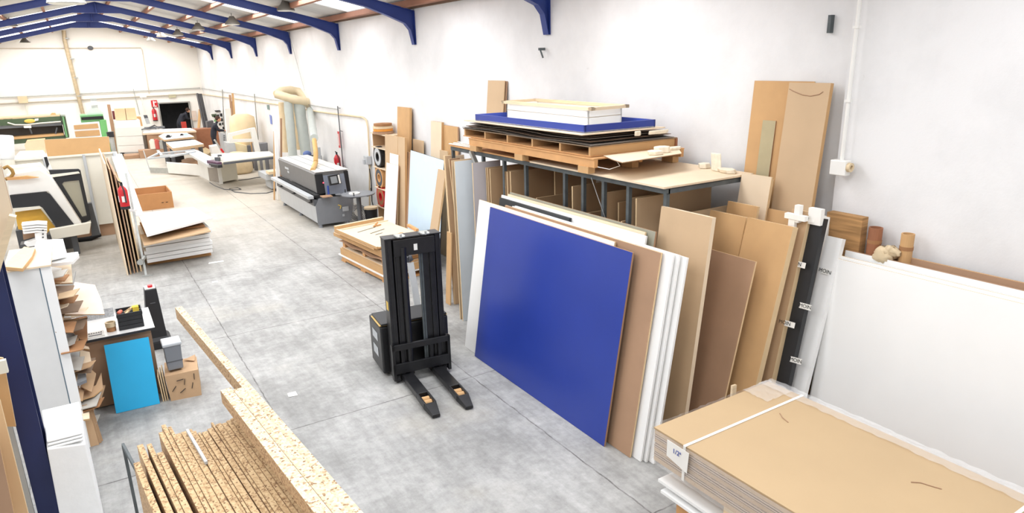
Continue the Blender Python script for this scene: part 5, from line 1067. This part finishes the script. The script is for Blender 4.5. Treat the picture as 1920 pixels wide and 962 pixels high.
# ---- assembly benches
bch = thing('assembly_bench', at(320, 268, y=31), 'long workbench with a white top and brown front near the back doorway', 'bench')
mb = MB(); zpoly(mb, [(267, 250), (368, 245), (357, 240), (270, 243)], .92, .07); mb.build('top', mdfp, bch)
mb = MB(); zpoly(mb, [(268, 249.5), (367, 244.6), (357, 240), (270, 243)], .93, .008); mb.build('white_sheet', white, bch)
a = at(275, 253, z=.85); b = at(372, 249, z=.85); MB().box(((a.x + b.x) / 2, a.y + .35, .42), (b.x - a.x, .6, .84)).build('cabinet', brown, bch)
o = MB(); zpoly(o, [(297, 255), (308, 250), (350, 249), (364, 256), (308, 262)], .98, .07, 0, 1); tag(o.build('white_board', [white, mdf]), 'white topped board on trestles, the farther of two in front of the bench', 'board')
o = MB(); zpoly(o, [(311, 267), (365, 262), (382, 270), (324, 278)], .92, .09, 0, 1); tag(o.build('white_board', [white, mdf]), 'white topped board on trestles, the nearer of two in front of the bench', 'board')
for px, py, z, l in ((335, 262, .9, 'far'), (350, 272, .83, 'near')):
    c_ = at(px, py, z=z); mb = MB()
    for dx in (-.5, .45):
        for dy in (-.2, .3): mb.bar((c_.x + dx, c_.y + dy, 0), (c_.x + dx, c_.y + dy, z - .005), .07, .07)
    mb.bar((c_.x - .5, c_.y, z - .04), (c_.x + .5, c_.y, z - .04), .05, .06); tag(mb.build('trestle', dgrey), f'dark trestle under the {l} white topped board', 'trestle')
for px, py, s, mt, l in ((316, 258, .10, ink, 'small black clamp on the farther white board'), (341, 254, .07, ink, 'small black tool on the farther white board'), (349, 254, .08, M('pale_blue_cup', (160, 190, 220), .5), 'pale blue cup on the farther white board')):
    c_ = at(px, py, z=.98); tag(MB().box(c_ + P(0, 0, s * .5), (s * 1.6, s, s), top=(.6, .6)).bar(c_ + P(-s, 0, s * .3), c_ + P(s * 1.3, 0, s * .5), s * .3, s * .3).build('small_tool', mt), l, 'tool')
q_ = at(296, 279, y=31.6); MB().box((q_.x, 31.7, q_.z / 2 - .003), (1.4, .5, q_.z - .006)).build('plinth', brown, bch)
for px, py, h, mt, l in ((288, 277, .34, cream, 'pale glue canister under the bench, left'), (295, 277, .34, M('can_red', (190, 90, 80), .6), 'reddish canister under the bench, middle'), (304, 279, .30, galv, 'silver canister under the bench, right')):
    c_ = at(px, 279, y=31.6); tag(MB().cyl(c_, c_ + P(0, 0, h), .12, n=16).cyl(c_ + P(0, 0, h), c_ + P(0, 0, h + .05), .07, n=12).build('canister', mt), l, 'canister')
mb = MB(); mb.tube([at(*p, z=1.05) for p in [(266, 243), (280, 239), (290, 235), (297, 238), (292, 241)]], .03, 6).box(at(280, 240, z=1.0), (1.2, .3, .08)); tag(mb.build('long_clamp', dgrey), 'dark clamp and cable lying at the left end of the workbench', 'clamp')
o = yb('wall_controller', [(269, 216), (276, 216), (278, 221), (271, 222)], 36, .1, dgrey, None); tag(o, 'dark control box on a grey panel left of the exit sign', 'control box')
o = yb('grey_plate', [(271, 222), (278, 221), (282, 232), (275, 233)], 36, .1, lgrey, None); tag(o, 'grey panel below the dark control box', 'panel')

# ---- back wall fittings
def onwall(pxs, r, name, mat, label, cat='pipe'): 
    o = MB().tube([at(*p, y=YB - max(.06, r + .03)) for p in pxs], r, 8).build(name, mat); return tag(o, label, cat)
onwall([(-22, 184), (375, 165)], .022, 'air_pipe', galv, 'upper thin pipe running across the back wall')
onwall([(-22, 196), (372, 176)], .028, 'conduit', M('pipe_beige', (176, 166, 150), .6), 'lower thin pipe running across the back wall')
onwall([(-22, 91), (264, 89.5), (267, 94), (280, 176)], .018, 'cable_conduit', M('pipe_beige2', (200, 186, 168), .6), 'thin cable high on the back wall turning down at the right')
onwall([(250, 167), (262, 215)], .018, 'drop_pipe', galv, 'thin drop pipe left of the exit sign')
onwall([(265, 180), (272, 215)], .02, 'drop_pipe', whitep, 'pale drop pipe above the dark control box')
onwall([(47, 196), (53, 216)], .02, 'drop_pipe', cream, 'short drop pipe above the green press')
onwall([(119.5, 57), (121, 75), (155, 213)], .085, 'extraction_duct', M('duct_beige', (188, 170, 140), .5, .3, var=.14, stretch=(1, 1, 3)), 'tall beige extraction duct rising on the back wall to the roof', 'duct')
dd = bpy.data.objects['extraction_duct']
for px, py in ((125, 72), (135, 110), (142, 146), (148, 180)):
    a = at(px, py, y=YB - .115); MB().ring(a, (.03, 0, 1), .10, .07, .05).build('collar', galv, dd)
o = MB().sph(at(169.5, 90, y=YB - .08), .1, sc=(1.2, .5, 1)).build('junction_box', dgrey); tag(o, 'small dark junction box high on the back wall', 'junction box')
o = MB().box(at(43, 187, y=YB - .12), (.35, .2, .3)).box(at(38, 184, y=YB - .16), (.2, .1, .12)).build('air_unit', cloth_tan); tag(o, 'dusty air regulator on the back wall pipes at the left', 'regulator')
o = MB().box(at(323, 180, y=YB - .05), (.34, .05, .16)).build('emergency_light', M('khaki_lamp', (190, 184, 150), .5)); tag(o, 'emergency light above the dark doorway', 'lamp')
o = MB().box(at(268, 180, y=YB - .06), (.3, .06, .14)).build('white_strip_box', whitep); tag(o, 'white distribution box on the lower back wall pipe', 'junction box')
sg = thing('fire_sign', at(290, 200, y=YB - .03), 'red square fire sign with a white symbol left of the doorway', 'sign')
c_ = at(289.5, 194.5, y=YB - .03); MB().box(c_, (.28, .02, .34)).build('board', red, sg)
MB().box(c_ + P(-.03, -.015, .02), (.06, .01, .22)).box(c_ + P(.05, -.015, .08), (.10, .01, .05)).box(c_ + P(0, -.015, -.12), (.16, .01, .04)).build('symbol', paper, sg)
c_ = at(292, 227, y=YB - .2); extinguisher((c_.x, YB - .16, c_.z), 'red fire extinguisher on the back wall between the sign and the doorway', r=.11, h=.62)
o = MB().box(at(364, 217, y=YB - .05), (.22, .06, .5)).build('notice_panel', M('pinkish_notice', (226, 206, 190), .7)); tag(o, 'small pale notice panel right of the doorway', 'panel')
# things seen in the doorway: crouching dark figure shape with red item
# leaning dark tubes in the corner
for k_, (a_, b_) in enumerate((((370, 176), (387, 256)), ((373.3, 177), (391, 256)), ((376.6, 177), (395, 262)))):
    e_ = at(*b_, y=34.5); s_ = at(*a_, y=36.5); f_ = s_ + (e_ - s_) * (s_.z / (s_.z - e_.z)); o = MB().tube([s_, f_], .055, 8).build('dark_tube', M('dark_tube', (60, 58, 60), .6)); tag(o, f'long dark tube leaning in the far right corner, {["left", "middle", "right"][k_]} of three', 'tube', 'dark tubes leaning in the far corner')
q_ = at(372, 250, y=35.5); o = MB().bar(P(q_.x - .1, q_.y, 0), at(375, 205, y=36), .12, .04).build('brown_plank', mdfo); tag(o, 'brown plank leaning left of the dark tubes in the corner', 'plank')
# pegboard, cupboard, person
pg = thing('tool_board', at(405, 245, x=XW - .06), 'white perforated tool board with hanging dark tools on the right wall behind the person', 'tool board')
def xw(name, pxs, off, th, mat): return MB().ext([at(*p, x=XW - off) for p in pxs], (-th, 0, 0)).build(name, mat, pg)
xw('board', [(394, 213), (421, 205), (425, 246), (398, 246)], .01, .03, white)
for px, py, w_, h_, mt in ((398, 214, 9, 5, dgreen), (403, 217, 4, 4, ink), (408, 215, 3, 5, ink), (414, 213, 3, 5, ink), (403, 224, 4, 4, green), (409, 223, 3, 4, ink), (415, 222, 3, 5, ink), (418, 230, 2, 4, ink), (412, 231, 3, 4, ink), (419, 238, 2, 4, ink), (404, 207, 10, 2.5, ink)):
    xw('hanging_tool', [(px, py), (px + w_ * .8, py - .4), (px + w_, py + h_), (px + w_ * .2, py + h_ + .4)], .045, .05, mt)
bx = at(388, 250, y=33); o = MB().box((bx.x, 33.3, .45), (1.1, .7, .9)).build('side_cupboard', veneer); tag(o, 'low reddish brown cupboard between the bench and the person', 'cupboard')
o = yb('bench_machine', [(388, 228), (400, 226), (402, 246), (390, 248)], 33.4, .4, dgrey, None); tag(o, 'dark bench machine on the low brown cupboard', 'machine')
o = yb('drawer_trolley', [(413, 249), (424, 251), (430, 290), (419, 288)], 31.2, .5, lgrey, None); tag(o, 'grey drawer trolley in front of the person', 'cabinet')
yb('dark_side', [(424, 251), (427, 252), (429, 268), (426, 268)], 31.2, .5, blackm, o)
for yy in (254, 258, 262): yb('handle', [(419, yy), (422, yy), (422, yy + 1), (419, yy + 1)], 31.15, .03, ink, o)

# ---- person
def skinned(name, pts, edges, rad, mat, parent, sub=2):
    me = bpy.data.meshes.new(name); me.from_pydata([V(p) for p in pts], edges, []); o = bpy.data.objects.new(name, me); COL.objects.link(o); me.materials.append(mat)
    sk = o.modifiers.new('skin', 'SKIN'); lay_ = me.skin_vertices[0].data
    for i, r in enumerate(rad): lay_[i].radius = (r, r) if not isinstance(r, tuple) else r; lay_[i].use_root = (i == 0)
    sb_ = o.modifiers.new('sub', 'SUBSURF'); sb_.levels = sub; sb_.render_levels = sub; sk.use_smooth_shade = True
    if parent is not None: o.parent = parent
    return o
def person(px_, py_, s, label, rz, bend=0.0, item=None):
    pe = thing('person', P(px_, py_, 0), label, 'person')
    R = Matrix.Rotation(rz, 3, 'Z')
    def L_(x, y, z):
        t = max(0, z - .92) * bend; return R @ V((x + t, y, z - t * .35)) * s
    J = [(0, 0, .92), (.0, 0, 1.15), (.07, 0, 1.38), (.11, 0, 1.46), (.17, 0, 1.55), (.05, -.19, 1.38), (.18, -.23, 1.14), (.42, -.16, 1.12), (.05, .19, 1.38), (.18, .23, 1.14), (.42, .14, 1.12), (-.02, -.11, .86), (.02, -.12, .48), (-.02, -.13, .09), (.12, -.14, .04), (-.02, .11, .86), (.02, .12, .48), (-.02, .13, .09), (.12, .14, .04)]
    E_ = [(0, 1), (1, 2), (2, 3), (3, 4), (2, 5), (5, 6), (6, 7), (2, 8), (8, 9), (9, 10), (0, 11), (11, 12), (12, 13), (13, 14), (0, 15), (15, 16), (16, 17), (17, 18)]
    Rr = [.15, .14, .17, .06, .05, .08, .058, .042, .08, .058, .042, .10, .075, .055, .045, .10, .075, .055, .045]
    skinned('body', [L_(*j) for j in J], E_, [r * s for r in Rr], dcloth, pe)
    W_ = lambda *a: V((px_, py_, 0)) + L_(*a)
    MB().sph(W_(.20, 0, 1.64), .105 * s, sc=(1, .86, 1.15)).sph(W_(.305, 0, 1.62), .018 * s).sph(W_(.19, -.092, 1.63), .025 * s).sph(W_(.19, .092, 1.63), .025 * s).build('head', skin, pe)
    MB().sph(W_(.17, 0, 1.675), .112 * s, sc=(1, .9, 1.0)).build('hair', hair, pe)
    for sd in (-1, 1):
        hp = (.42, -.16 if sd < 0 else .14, 1.12); Q_ = lambda x, y, z: L_(hp[0] + x, hp[1] + y, hp[2] + z)
        pts = [Q_(0, 0, 0), Q_(.05, 0, -.01)]; ed = [(0, 1)]; rd = [.03, .035]
        for k_ in range(4): q_ = len(pts); y4 = -.03 + .02 * k_; pts += [Q_(.09, y4, -.02), Q_(.125, y4, -.035), Q_(.15 - .005 * abs(k_ - 1.5), y4, -.055)]; ed += [(1, q_), (q_, q_ + 1), (q_ + 1, q_ + 2)]; rd += [.011, .010, .008]
        q_ = len(pts); pts += [Q_(.05, .035 * -sd, -.015), Q_(.085, .05 * -sd, -.03)]; ed += [(1, q_), (q_, q_ + 1)]; rd += [.012, .010]
        skinned('hand', pts, ed, rd, skin, pe, 1)
    return pe
hd = at(408, 229, y=30.0)
person(hd.x - .22, 30.0, min(1.08, max(.92, hd.z / 1.66)), 'person with short dark hair in dark work clothes bending over the grey drawer trolley', 0, .12)
h2 = at(347, 228, y=38.4); person(h2.x - .25, 38.4, .95, 'second person in dark clothes bending forward in the dark doorway', .5, .55)
q_ = at(345, 236, y=38.0); o = MB().box((q_.x, 38.0, q_.z / 2 + .1), (.22, .18, q_.z + .2)).build('red_container', M('dull_red', (190, 60, 50), .6)); tag(o, 'small red container in the dark doorway beside the bending person', 'container')
# ---- panel saw
yw = 24.0
saw = thing('sliding_table_saw', at(420, 348, z=0), 'white sliding table panel saw with a long aluminium carriage in the middle of the hall', 'machine')
ZS = .85
mb = MB(); zpoly(mb, [(346, 283), (369, 281), (410, 300), (414, 306), (398, 310), (391, 310)], ZS, .07); mb.build('sliding_carriage', alu, saw)
mb = MB(); zpoly(mb, [(352, 282.5), (356, 282.3), (402, 306), (399, 308)], ZS + .006, .008); mb.build('carriage_groove', M('groove_blue', (150, 164, 180), .4), saw)
mb = MB(); zpoly(mb, [(395, 289), (430, 287), (505, 283.5), (517, 291), (415, 303), (408, 300)], ZS, .06, 0); mb.build('saw_table', M('saw_table_cream', (232, 228, 212), .45, var=.03), saw, bevel=.01)
mb = MB(); zpoly(mb, [(418, 303), (517, 292.5), (517.5, 294), (419, 305)], ZS - .03, .06, 0); mb.build('table_rail', dgrey, saw)
a = at(375, 332, z=0); b = at(393, 341, z=0); c_ = at(418, 345, z=0); d_ = at(447, 339, z=0)
def wallq(p, q, z0, z1, th=.02): 
    n = P(0, 1, 0) * th; return MB().hexa(P(p.x, p.y, z0), P(q.x, q.y, z0), P(q.x, q.y, z1), P(p.x, p.y, z1), P(p.x, p.y, z0) + n, P(q.x, q.y, z0) + n, P(q.x, q.y, z1) + n, P(p.x, p.y, z1) + n)
wallq(a, b, .03, .76).build('side_panel', whitep, saw); wallq(b, c_, .03, .74).build('motor_panel', M('taupe_panel', (150, 142, 132), .5), saw); wallq(P(c_.x, c_.y, 0), P(d_.x, d_.y - .0, 0), .06, .76, .5).build('body', cream, saw)
e_ = at(317, 327, z=0); wallq(e_, a, .05, .40, .3).build('long_base', whitep, saw)
MB().box(P(c_.x - .05, c_.y - .03, .40), (.10, .05, .78)).build('corner_post', whitep, saw)
f0_ = at(282, 325, z=0); f1_ = at(316, 326, z=0)
mb = MB(); mb.hexa(P(f0_.x, f0_.y, .02), P(f1_.x, f1_.y, .02), P(f1_.x, f1_.y, .2), P(f0_.x, f0_.y, .2), P(f0_.x, f0_.y + .03, .02), P(f1_.x, f1_.y + .03, .02), P(f1_.x, f1_.y + .03, .2), P(f0_.x, f0_.y + .03, .2)); mb.build('support_plate', galv, saw)
q0 = at(278, 297, z=ZS); MB().bar(P(f0_.x, f0_.y, .1), P(q0.x + .1, f0_.y, ZS - .05), .03, .03).build('support_leg', lgrey, saw)
mb = MB()
for pa, pb in (((277, 298), (350, 289)), ((296, 288), (366, 281)), ((278, 297), (298, 287)), ((320, 294), (366, 285)), ((300, 292), (345, 288)), ((296, 283), (303, 291))): mb.bar(at(*pa, z=ZS), at(*pb, z=ZS), .07, .05)
mb.build('cross_slide_frame', lgrey, saw)
mb = MB(); mb.bar(at(392, 303, z=ZS + .05), at(412, 307, z=ZS + .05), .12, .08); mb.build('fence_end', M('plum_cover', (92, 60, 84), .6), saw)
mb = MB(); mb.bar(at(396, 309, z=ZS), at(413, 312, z=ZS), .12, .08); mb.build('rail_end', blackm, saw)
for px in (488, 498): p = at(px, 330, z=0); MB().box((p.x, p.y, .4), (.06, .06, .78)).build('leg', cream, saw)
# overhead guard
mb = MB(); g_ = 24.4
for pa, pb, w_ in (((431, 253), (472, 243), .11), ((433, 264), (476, 263), .10), ((473, 240), (483, 284), .16), ((431, 250), (433, 268), .12)): mb.bar(at(*pa, y=g_), at(*pb, y=g_), w_, w_, up=(0, 1, 0))
mb.build('guard_frame', whitep, saw)
mb = MB(); mb.bar(at(426, 203, y=28), P(at(430, 268, y=28).x, 28, 0), .20, .20, up=(0, 1, 0)); tag(mb.build('white_column_unit', whitep), 'tall narrow white machine column right of the person', 'machine')
for k_, (px, py) in enumerate(((400, 296), (408, 298), (415, 297), (412, 293))): MB().box(at(px, py, z=ZS + .06), (.12, .12, .1), rz=k_).build('blade_guard', [whitep, dgrey][k_ % 2], saw)
# cabinets behind saw table
o = yb('grey_cabinet', [(425, 268), (440, 268), (447, 300), (431, 302)], 25.6, .6, lgrey, None); tag(o, 'light grey machine cabinet behind the saw table', 'cabinet')
o = yb('cream_cabinet', [(440, 268), (466, 274), (472, 300), (447, 302)], 25.7, .6, M('cream_yellow', (236, 220, 180), .5), None); tag(o, 'cream machine cabinet right of the grey one behind the saw table', 'cabinet')
o = yb('white_small_cabinet', [(395, 275), (410, 272), (418, 306), (404, 308)], 28.2, .5, white, None); tag(o, 'small white box behind the far end of the saw carriage', 'box')
o = MB().bar(at(402, 262, y=24.9), at(418, 285, y=24.9), .07, .05).build('grey_lever', galv); tag(o, 'slanting grey metal arm behind the saw table', 'arm'); 
MB().bar(at(414, 279, y=24.8), at(419, 286, y=24.8), .12, .06).build('red_grip', red, o)
# bags
bg1 = MB(); p0 = at(459, 276, y=26.6); p1_ = at(453, 214, y=26.6); bg1.tube([p0.lerp(p1_, t_) for t_ in (0, .1, .35, .7, .92, 1)], .46, 18, rs=[.36, .44, .46, .45, .42, .24]); tag(bg1.build('dust_bag', M('dust_bag', (228, 206, 168), .9, var=.06, bump=.5, scale=4)), 'huge beige dust bag hanging behind the saw guard', 'dust bag')
bg2 = MB(); p0 = at(463, 333, z=0); bg2.tube([P(p0.x, p0.y + 1.2, z_) for z_ in (.0, .08, .4, .62, .72)], .5, 18, rs=[.38, .46, .46, .4, .2]); tag(bg2.build('sawdust_bag', cloth_tan), 'full sawdust bag standing on the floor under the saw table', 'dust bag')
o = MB().cyl(P(*at(478, 330, z=0)) + P(.5, 2, 0), P(*at(478, 330, z=0)) + P(.5, 2, .8), .25).build('dark_drum', dgrey); tag(o, 'dark drum standing behind the legs of the saw table', 'drum')
o = MB().cyl(P(at(487, 285, y=24.9).x, 24.9, 0), at(487, 268, y=24.9), .26).build('black_waste_bag', M('grey_bag', (120, 120, 124), .6)); tag(o, 'dark grey sack against the wall behind the saw table', 'sack')
o = MB().bar(P(at(478, 266, y=25.2).x, 25.2, 0), at(476, 264, y=25.2), .25, .08).build('brown_offcut', mdfo); tag(o, 'brown board piece beside the dark grey sack', 'board')
for k_, (pa, pb) in enumerate((((434, 245), (431, 178)), ((437, 245), (436, 175)), ((440, 245), (433, 190)))):
    o = MB().bar(P(at(*pa, y=29).x, 28.8, 0), at(*pb, y=29), .08, .04).build('long_batten', [brown, mdfo, brown][k_]); tag(o, f'tall brown batten leaning on the wall left of the dust bag, {["left", "middle", "right"][k_]} of three', 'batten', 'battens leaning left of the dust bag')
# brown pallet pieces under cross slide
o = MB(); q = at(350, 312, z=0); zpoly(o, [(318, 310), (325, 306), (373, 300), (373, 310)], .12, .1); tag(o.build('brown_pallet', brown), 'low brown pallet on the floor behind the saw base', 'pallet')
o = MB(); zpoly(o, [(340, 300), (352, 296), (366, 296), (373, 303), (345, 306)], .3, .14); tag(o.build('board_pile', brown), 'short pile of brown offcuts on the low pallet behind the saw', 'offcuts')
o = MB().box(at(331, 300, z=.2), (.5, .4, .36)).build('black_crate', dark); tag(o, 'black crate beside the offcut pile behind the saw', 'crate')
o = MB(); zpoly(o, [(370, 284), (385, 276), (398, 283), (388, 290)], .15, .14); tag(o.build('offcut_heap', M('khaki_heap', (176, 156, 120), .9, var=.3, scale=12)), 'heap of pale offcuts on the floor beyond the saw carriage', 'offcuts')
# floor cables
for pts, l in (([(393, 342), (402, 348), (420, 355), (440, 356), (452, 355), (446, 352), (430, 354), (440, 360), (470, 363), (500, 362), (518, 357)], 'thin grey cable looping on the floor in front of the panel saw'),
               ([(447, 338), (465, 336), (480, 333), (497, 331), (515, 334)], 'dark cable on the floor under the saw table')):
    P_ = [at(*p, z=.012) for p in pts]; tag(MB().tube(P_, .012, 6).build('floor_cable', dgrey), l, 'cable')
# wall posters/signs on right wall, conduit drops
def wallcard(pxs, name, mat, label, cat='sign'): o = MB().ext([at(*p, x=XW - .02) for p in pxs], (.012, 0, 0)).build(name, mat); return tag(o, label, cat)
wallcard([(500, 197), (504, 197), (505, 206), (501, 205)], 'poster', M('green_grey_poster', (120, 140, 136), .7), 'small dark poster on the right wall below the pipe')
wallcard([(505, 215), (508.5, 217), (510, 233), (507, 232)], 'blue_lettering_sign', M('blue_letter_sign', (120, 136, 196), .7), 'narrow blue lettered sign on the right wall')
for a_, b_, l in (((417, 168), (421, 265), 'first'), ((477, 176), (484, 262), 'second'), ((541, 60), (571, 170), 'third, hanging wire')):
    o = MB().tube([at(*a_, x=XW - .06), at(*b_, x=XW - .06)], .02 if l != 'third, hanging wire' else .008, 6).build('drop_pipe', galv); tag(o, f'thin vertical drop line on the right wall, {l} from the back', 'pipe')

# ---- pendant lamps
lampsh = M('lamp_housing', (110, 106, 100), .5, .4); glass = M('lamp_glass', (226, 224, 214), .3)
LP = [(436, 46, 4.55, 'bell lamp hanging third from the right below the blue frames'), (536, 20, 4.75, 'high bay lamp nearest on the right side of the roof'), (334, 66, 4.6, 'pendant lamp between the sixth and seventh frames'), (372, 56, 4.7, 'flat pendant lamp in front of the fifth frame'),
      (283, 77, 4.5, 'small dark pendant lamp hanging against the back wall, right'), (303, 69, 4.6, 'pendant lamp just left of the sixth frame lamp'), (47, 80, 4.6, 'small pendant lamp hanging against the back wall at the left'), (20, 49, 4.7, 'wide pendant lamp near the left border of the roof'), (125, 6, 5.0, 'large silver ring lamp hanging under the ridge')]
for i, (px, py, z, l) in enumerate(LP):
    yy = [20.9, 16.5, 30, 25.4, 37, 33, 36, 27, 15.5][i]; c_ = at(px, py, y=yy); t = thing('pendant_lamp', c_, l, 'lamp', 'pendant lamps'); r = .20 if i != 8 else .32
    zr = ZR - abs(c_.x - XR) * math.tan(slope) - .12
    MB().tube([c_, c_ + P(0, 0, .05), c_ + P(0, 0, .14), c_ + P(0, 0, .22)], r, 18, rs=[r, r * .95, r * .5, r * .3]).build('shade', galv if i == 8 else lampsh, t)
    MB().cyl(c_ + P(0, 0, -.012), c_, r * .9, n=18).build('diffuser', glass, t)
    MB().cyl(c_ + P(0, 0, .22), P(c_.x, c_.y, max(zr, c_.z + .3)), .008, n=6).build('chain', dgrey, t)
